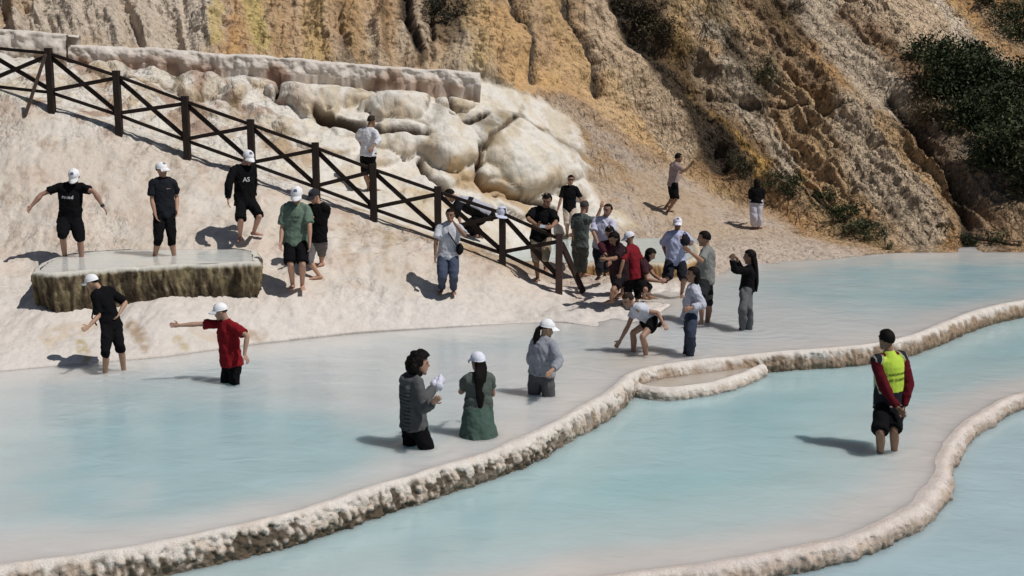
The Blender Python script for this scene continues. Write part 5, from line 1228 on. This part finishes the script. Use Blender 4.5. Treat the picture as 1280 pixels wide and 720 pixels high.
def bagf(A):
    A.ell(c_, (Vector((1, 0, 0)), Vector((0, 1, 0)), UP), (0.10, 0.07, 0.11), 10, 6)
    A.tube([c_+Vector((-0.05, 0, 0.09)), c_+Vector((-0.02, -0.02, 0.17)), c_+Vector((0.05, 0, 0.09))], [0.012]*3, UP, 8)
prop('camera_bag', bagf, M_CLOTH, (0.02, 0.02, 0.025), 'small black bag held against the pale blue shirt of the man with hand on hip', 'bag', c_)
p22 = person('boy in grey T-shirt and dark shorts standing shin deep, forearms raised', (878, 402), 'W', (880, 287), (880, 298), (884, 311), (882, 350), 288,
    {'L': ((877, 326), (863, 315), -1, -1), 'R': ((888, 332), (876, 330), 1, -1)}, {'L': ((875, 378), (873, 399)), 'R': ((886, 378), (884, 403))},
    sub=0.16, shirt=(0.20, 0.205, 0.195), pants=(0.022, 0.024, 0.026), plen=1.05, sleeve=0.9, hair='short', sloose=0.012, skin=SKIND)
def stripes(c, f):
    x = np.sin((c@f['R'])*230); return np.where((x > 0.3)[:, None], np.array([[0.33, 0.34, 0.42]]), np.array([[0.50, 0.50, 0.56]]))
p23 = person('woman in pale striped shirt and dark jeans standing sideways in the pool, arms folded', (862, 441), 'W', (866, 330), (866, 343), (868, 357), (863, 393), 280,
    {'L': ((879, 381), (864, 385), -1, -1), 'R': ((858, 376), (858, 385), 1, -1)}, {'L': ((864, 420), (862, 442)), 'R': ((861, 420), (858, 441))},
    hyaw=265, sub=0.2, female=True, shirt=(0.45, 0.45, 0.52), shirt_fn=stripes, pants=(0.035, 0.045, 0.07), plen=1.9, sleeve=1.85, hair='bob', skin=SKIND, sloose=0.012, hem=-0.14)
p24 = person('woman in black top and grey jeans with long dark hair taking a photograph', (931, 410), 'W', (938, 308), (937, 321), (938, 334), (934, 362), 287,
    {'L': ((918, 338), (915, 324), -1, -1, (917, 319)), 'R': ((926, 338), (921, 325), 1, -1, (921, 319))}, {'L': ((928, 386), (928, 409)), 'R': ((936, 386), (936, 411))},
    sub=0.08, female=True, shirt=BLACK, pants=(0.10, 0.105, 0.11), plen=1.85, sleeve=1.85, hair='long', skin=SKIND, hem=-0.04, H=1.62)
T_, R_, F_, h_ = p24['fr']; c_ = p24['hands'][0].lerp(p24['hands'][1], 0.5)+UP*0.01+F_*0.02
cm = slab('camera', c_, R_*0.065, UP*0.038, 0.022, M_PLAST, (0.03, 0.03, 0.03), 'small camera raised by the woman in the black top', 'camera')
A = Acc(); A.tube([F_*0.015, F_*0.05], [0.028, 0.026], UP, 12); me = remesh(A, 0.004, 0); set_col(me, np.tile(np.array([0.02]*3), (len(me.vertices), 1))); link('lens', me, M_PLAST, cm)
p25 = person('girl in white T-shirt and black shorts bending down to touch the water', (802, 441), 'W', (790, 362), (785, 375), (793, 384), (818, 399), 262,
    {'L': ((822, 391), (829, 404), -1, -1, (834, 411)), 'R': ((783, 413), (773, 430), -1, -1, (768, 436))}, {'L': ((803, 421), (811, 441), -1), 'R': ((791, 416), (792, 440), 1)},
    hyaw=235, hpitch=25, sub=0.12, female=True, shirt=(0.55, 0.57, 0.64), pants=BLACK, plen=0.55, sleeve=0.55, hair='short', hairc=(0.03, 0.018, 0.013), H=1.58, skin=SKIN)
p27 = person('man in mauve T-shirt and black shorts alone on the tan slope, hand held out', (836, 267), 'T', (850, 188), (849, 196), (844, 205), (841, 230), 72,
    {'R': ((855, 214), (864, 206), -1, -1, (867, 201)), 'L': ((851, 216), (859, 210), 1, 1)}, {'R': ((845, 249), (836, 265), -1, 0, 75), 'L': ((841, 248), (834, 259), 1, 0, 75)},
    shirt=(0.28, 0.21, 0.205), pants=BLACK, plen=0.95, sleeve=0.85, skin=SKIND)
p28 = person('woman in black top and billowing white trousers standing alone on the lower tan slope', (945, 288), 'T', (946, 222), (946, 229), (946, 236), (945, 251), 10,
    {'L': ((938, 243), (939, 252), 1, 1), 'R': ((954, 243), (952, 252), 1, 1)}, {'L': ((942, 270), (943, 286), 1, 0, 350), 'R': ((948, 270), (948, 286), 1, 0, 50)},
    female=True, shirt=BLACK, pants=(0.50, 0.49, 0.56), plen=1.85, ploose=0.035, sleeve=1.6, hair='bob', skin=SKIND, H=1.55)
# the guide with the safety vest
p29 = person('guide in yellow and black safety vest and red sweater, hands clasped behind his back', (1109, 560), 'L', (1107, 408), (1107, 421), (1111, 438), (1112, 505), 342,
    {'L': ((1107, 489), (1123, 511), -1, -1, (1130, 519)), 'R': ((1139, 488), (1128, 512), -1, -1, (1126, 522))}, {'L': ((1100, 540), (1101, 563)), 'R': ((1117, 537), (1120, 557))},
    sub=0.20, shirt=(0.09, 0.007, 0.012), pants=BLACK, plen=0.98, sleeve=1.9, hem=0.0, skin=SKIND, hair='short', H=1.74)
T_, R_, F_, h_ = p29['fr']; sp = p29['spine']; A = Acc()
hv = 1.0
A.tube([sp(-0.06), sp(0.1), sp(0.38), sp(0.6), sp(0.8), sp(0.93), p29['neck']-T_*0.005],
       [(0.212, 0.162), (0.202, 0.156), (0.190, 0.150), (0.190, 0.152), (0.190, 0.150), (0.165, 0.130), (0.105, 0.098)], R_, 20, flat0=True)
for sg in (-1, 1): A.tube([sp(0.84), p29['R' if sg > 0 else 'L'][0]+T_*0.005], [0.102, 0.090], F_)
pv = np.array(p29['pelv']); Ta, Ra, Fa = np.array(T_), np.array(R_), np.array(F_); tl_ = (p29['neck']-p29['pelv']).length
def vest(c, f):
    r = c-pv; t = (r@Ta)/tl_; x = r@Ra + 0.0; y = r@Fa
    wv = 0.192-0.05*np.abs(t-0.62)-np.clip(t-0.85, 0, 1)*0.25
    col_ = np.tile(np.array([0.018, 0.018, 0.022]), (len(c), 1)); yel = (t > 0.30) & (np.abs(x) < wv-0.015) 
    col_[yel] = (0.44, 0.60, 0.07)
    st = (t > 0.28) & (np.abs(np.abs(x)-wv) < 0.009); col_[st] = (0.42, 0.46, 0.30)
    col_[(np.abs(t-0.02) < 0.014)] = (0.40, 0.40, 0.34)
    edge = np.abs(np.abs(x)-0.215) < 0.006; col_[edge & (t > 0.5)] = (0.4, 0.4, 0.34); return col_
p29['cloth'](A, 'vest', (0.5, 0.6, 0.05), 0.008, 0.005, vest)
print_text(p29, 'CANKURTARAN', 'vest', -1, 0.665, 0.038, (0.012, 0.015, 0.012), xoff=0.01)
print_text(p29, 'LIFE GUARD', 'vest', -1, 0.55, 0.043, (0.012, 0.015, 0.012), xoff=0.0)
# cap hung on a fence post
tpc = tops[10] + Vector((0, 0, 0.0)); V = []
n1, n2 = 28, 10
for sc in (1.0, 0.94):
    for i in range(n2+1):
        ph = math.pi/2*i/n2*1.1
        for k in range(n1):
            a = 2*math.pi*k/n1; V.append((0.105*sc*math.sin(ph)*math.cos(a), 0.105*sc*math.sin(ph)*math.sin(a), 0.125*sc*math.cos(ph)-0.10))
Fo = grid_faces(n2+1, n1, True); Fi = Fo[:, ::-1]+(n2+1)*n1; b0 = n2*n1; no = (n2+1)*n1
Fb = np.array([[b0+k, no+b0+k, no+b0+(k+1) % n1, b0+(k+1) % n1] for k in range(n1)])
V = list(V); bi = len(V)
for lay in (0, 1):
    for r in range(4):
        for k in range(12):
            a = -math.pi/2+(k/11-0.5)*2.1; rr_ = 0.10+0.075*r/3*max(.2, math.cos((k/11-0.5)*1.6)); V.append((math.cos(a)*rr_, math.sin(a)*rr_, -0.125-0.035*r/3-0.005*lay))
g = grid_faces(4, 12); Fq = np.vstack([Fo, Fi, Fb, g+bi, g[:, ::-1]+bi+48])
V = np.array(V); V += (fbm(V*20, 2)*0.006)[:, None]
oc = link('cap', mesh_np('cap', V, Fq, True, np.tile(np.array([0.55, 0.58, 0.70]), (len(V), 1))), M_CLOTH); oc.location = tpc + Vector((0, 0, 0.015)); oc.rotation_euler = (0.25, 0.1, 0.3)
tag(oc, 'pale blue and white cap hung over a fence post', 'cap')
for r in REPORT: print('REP', r)
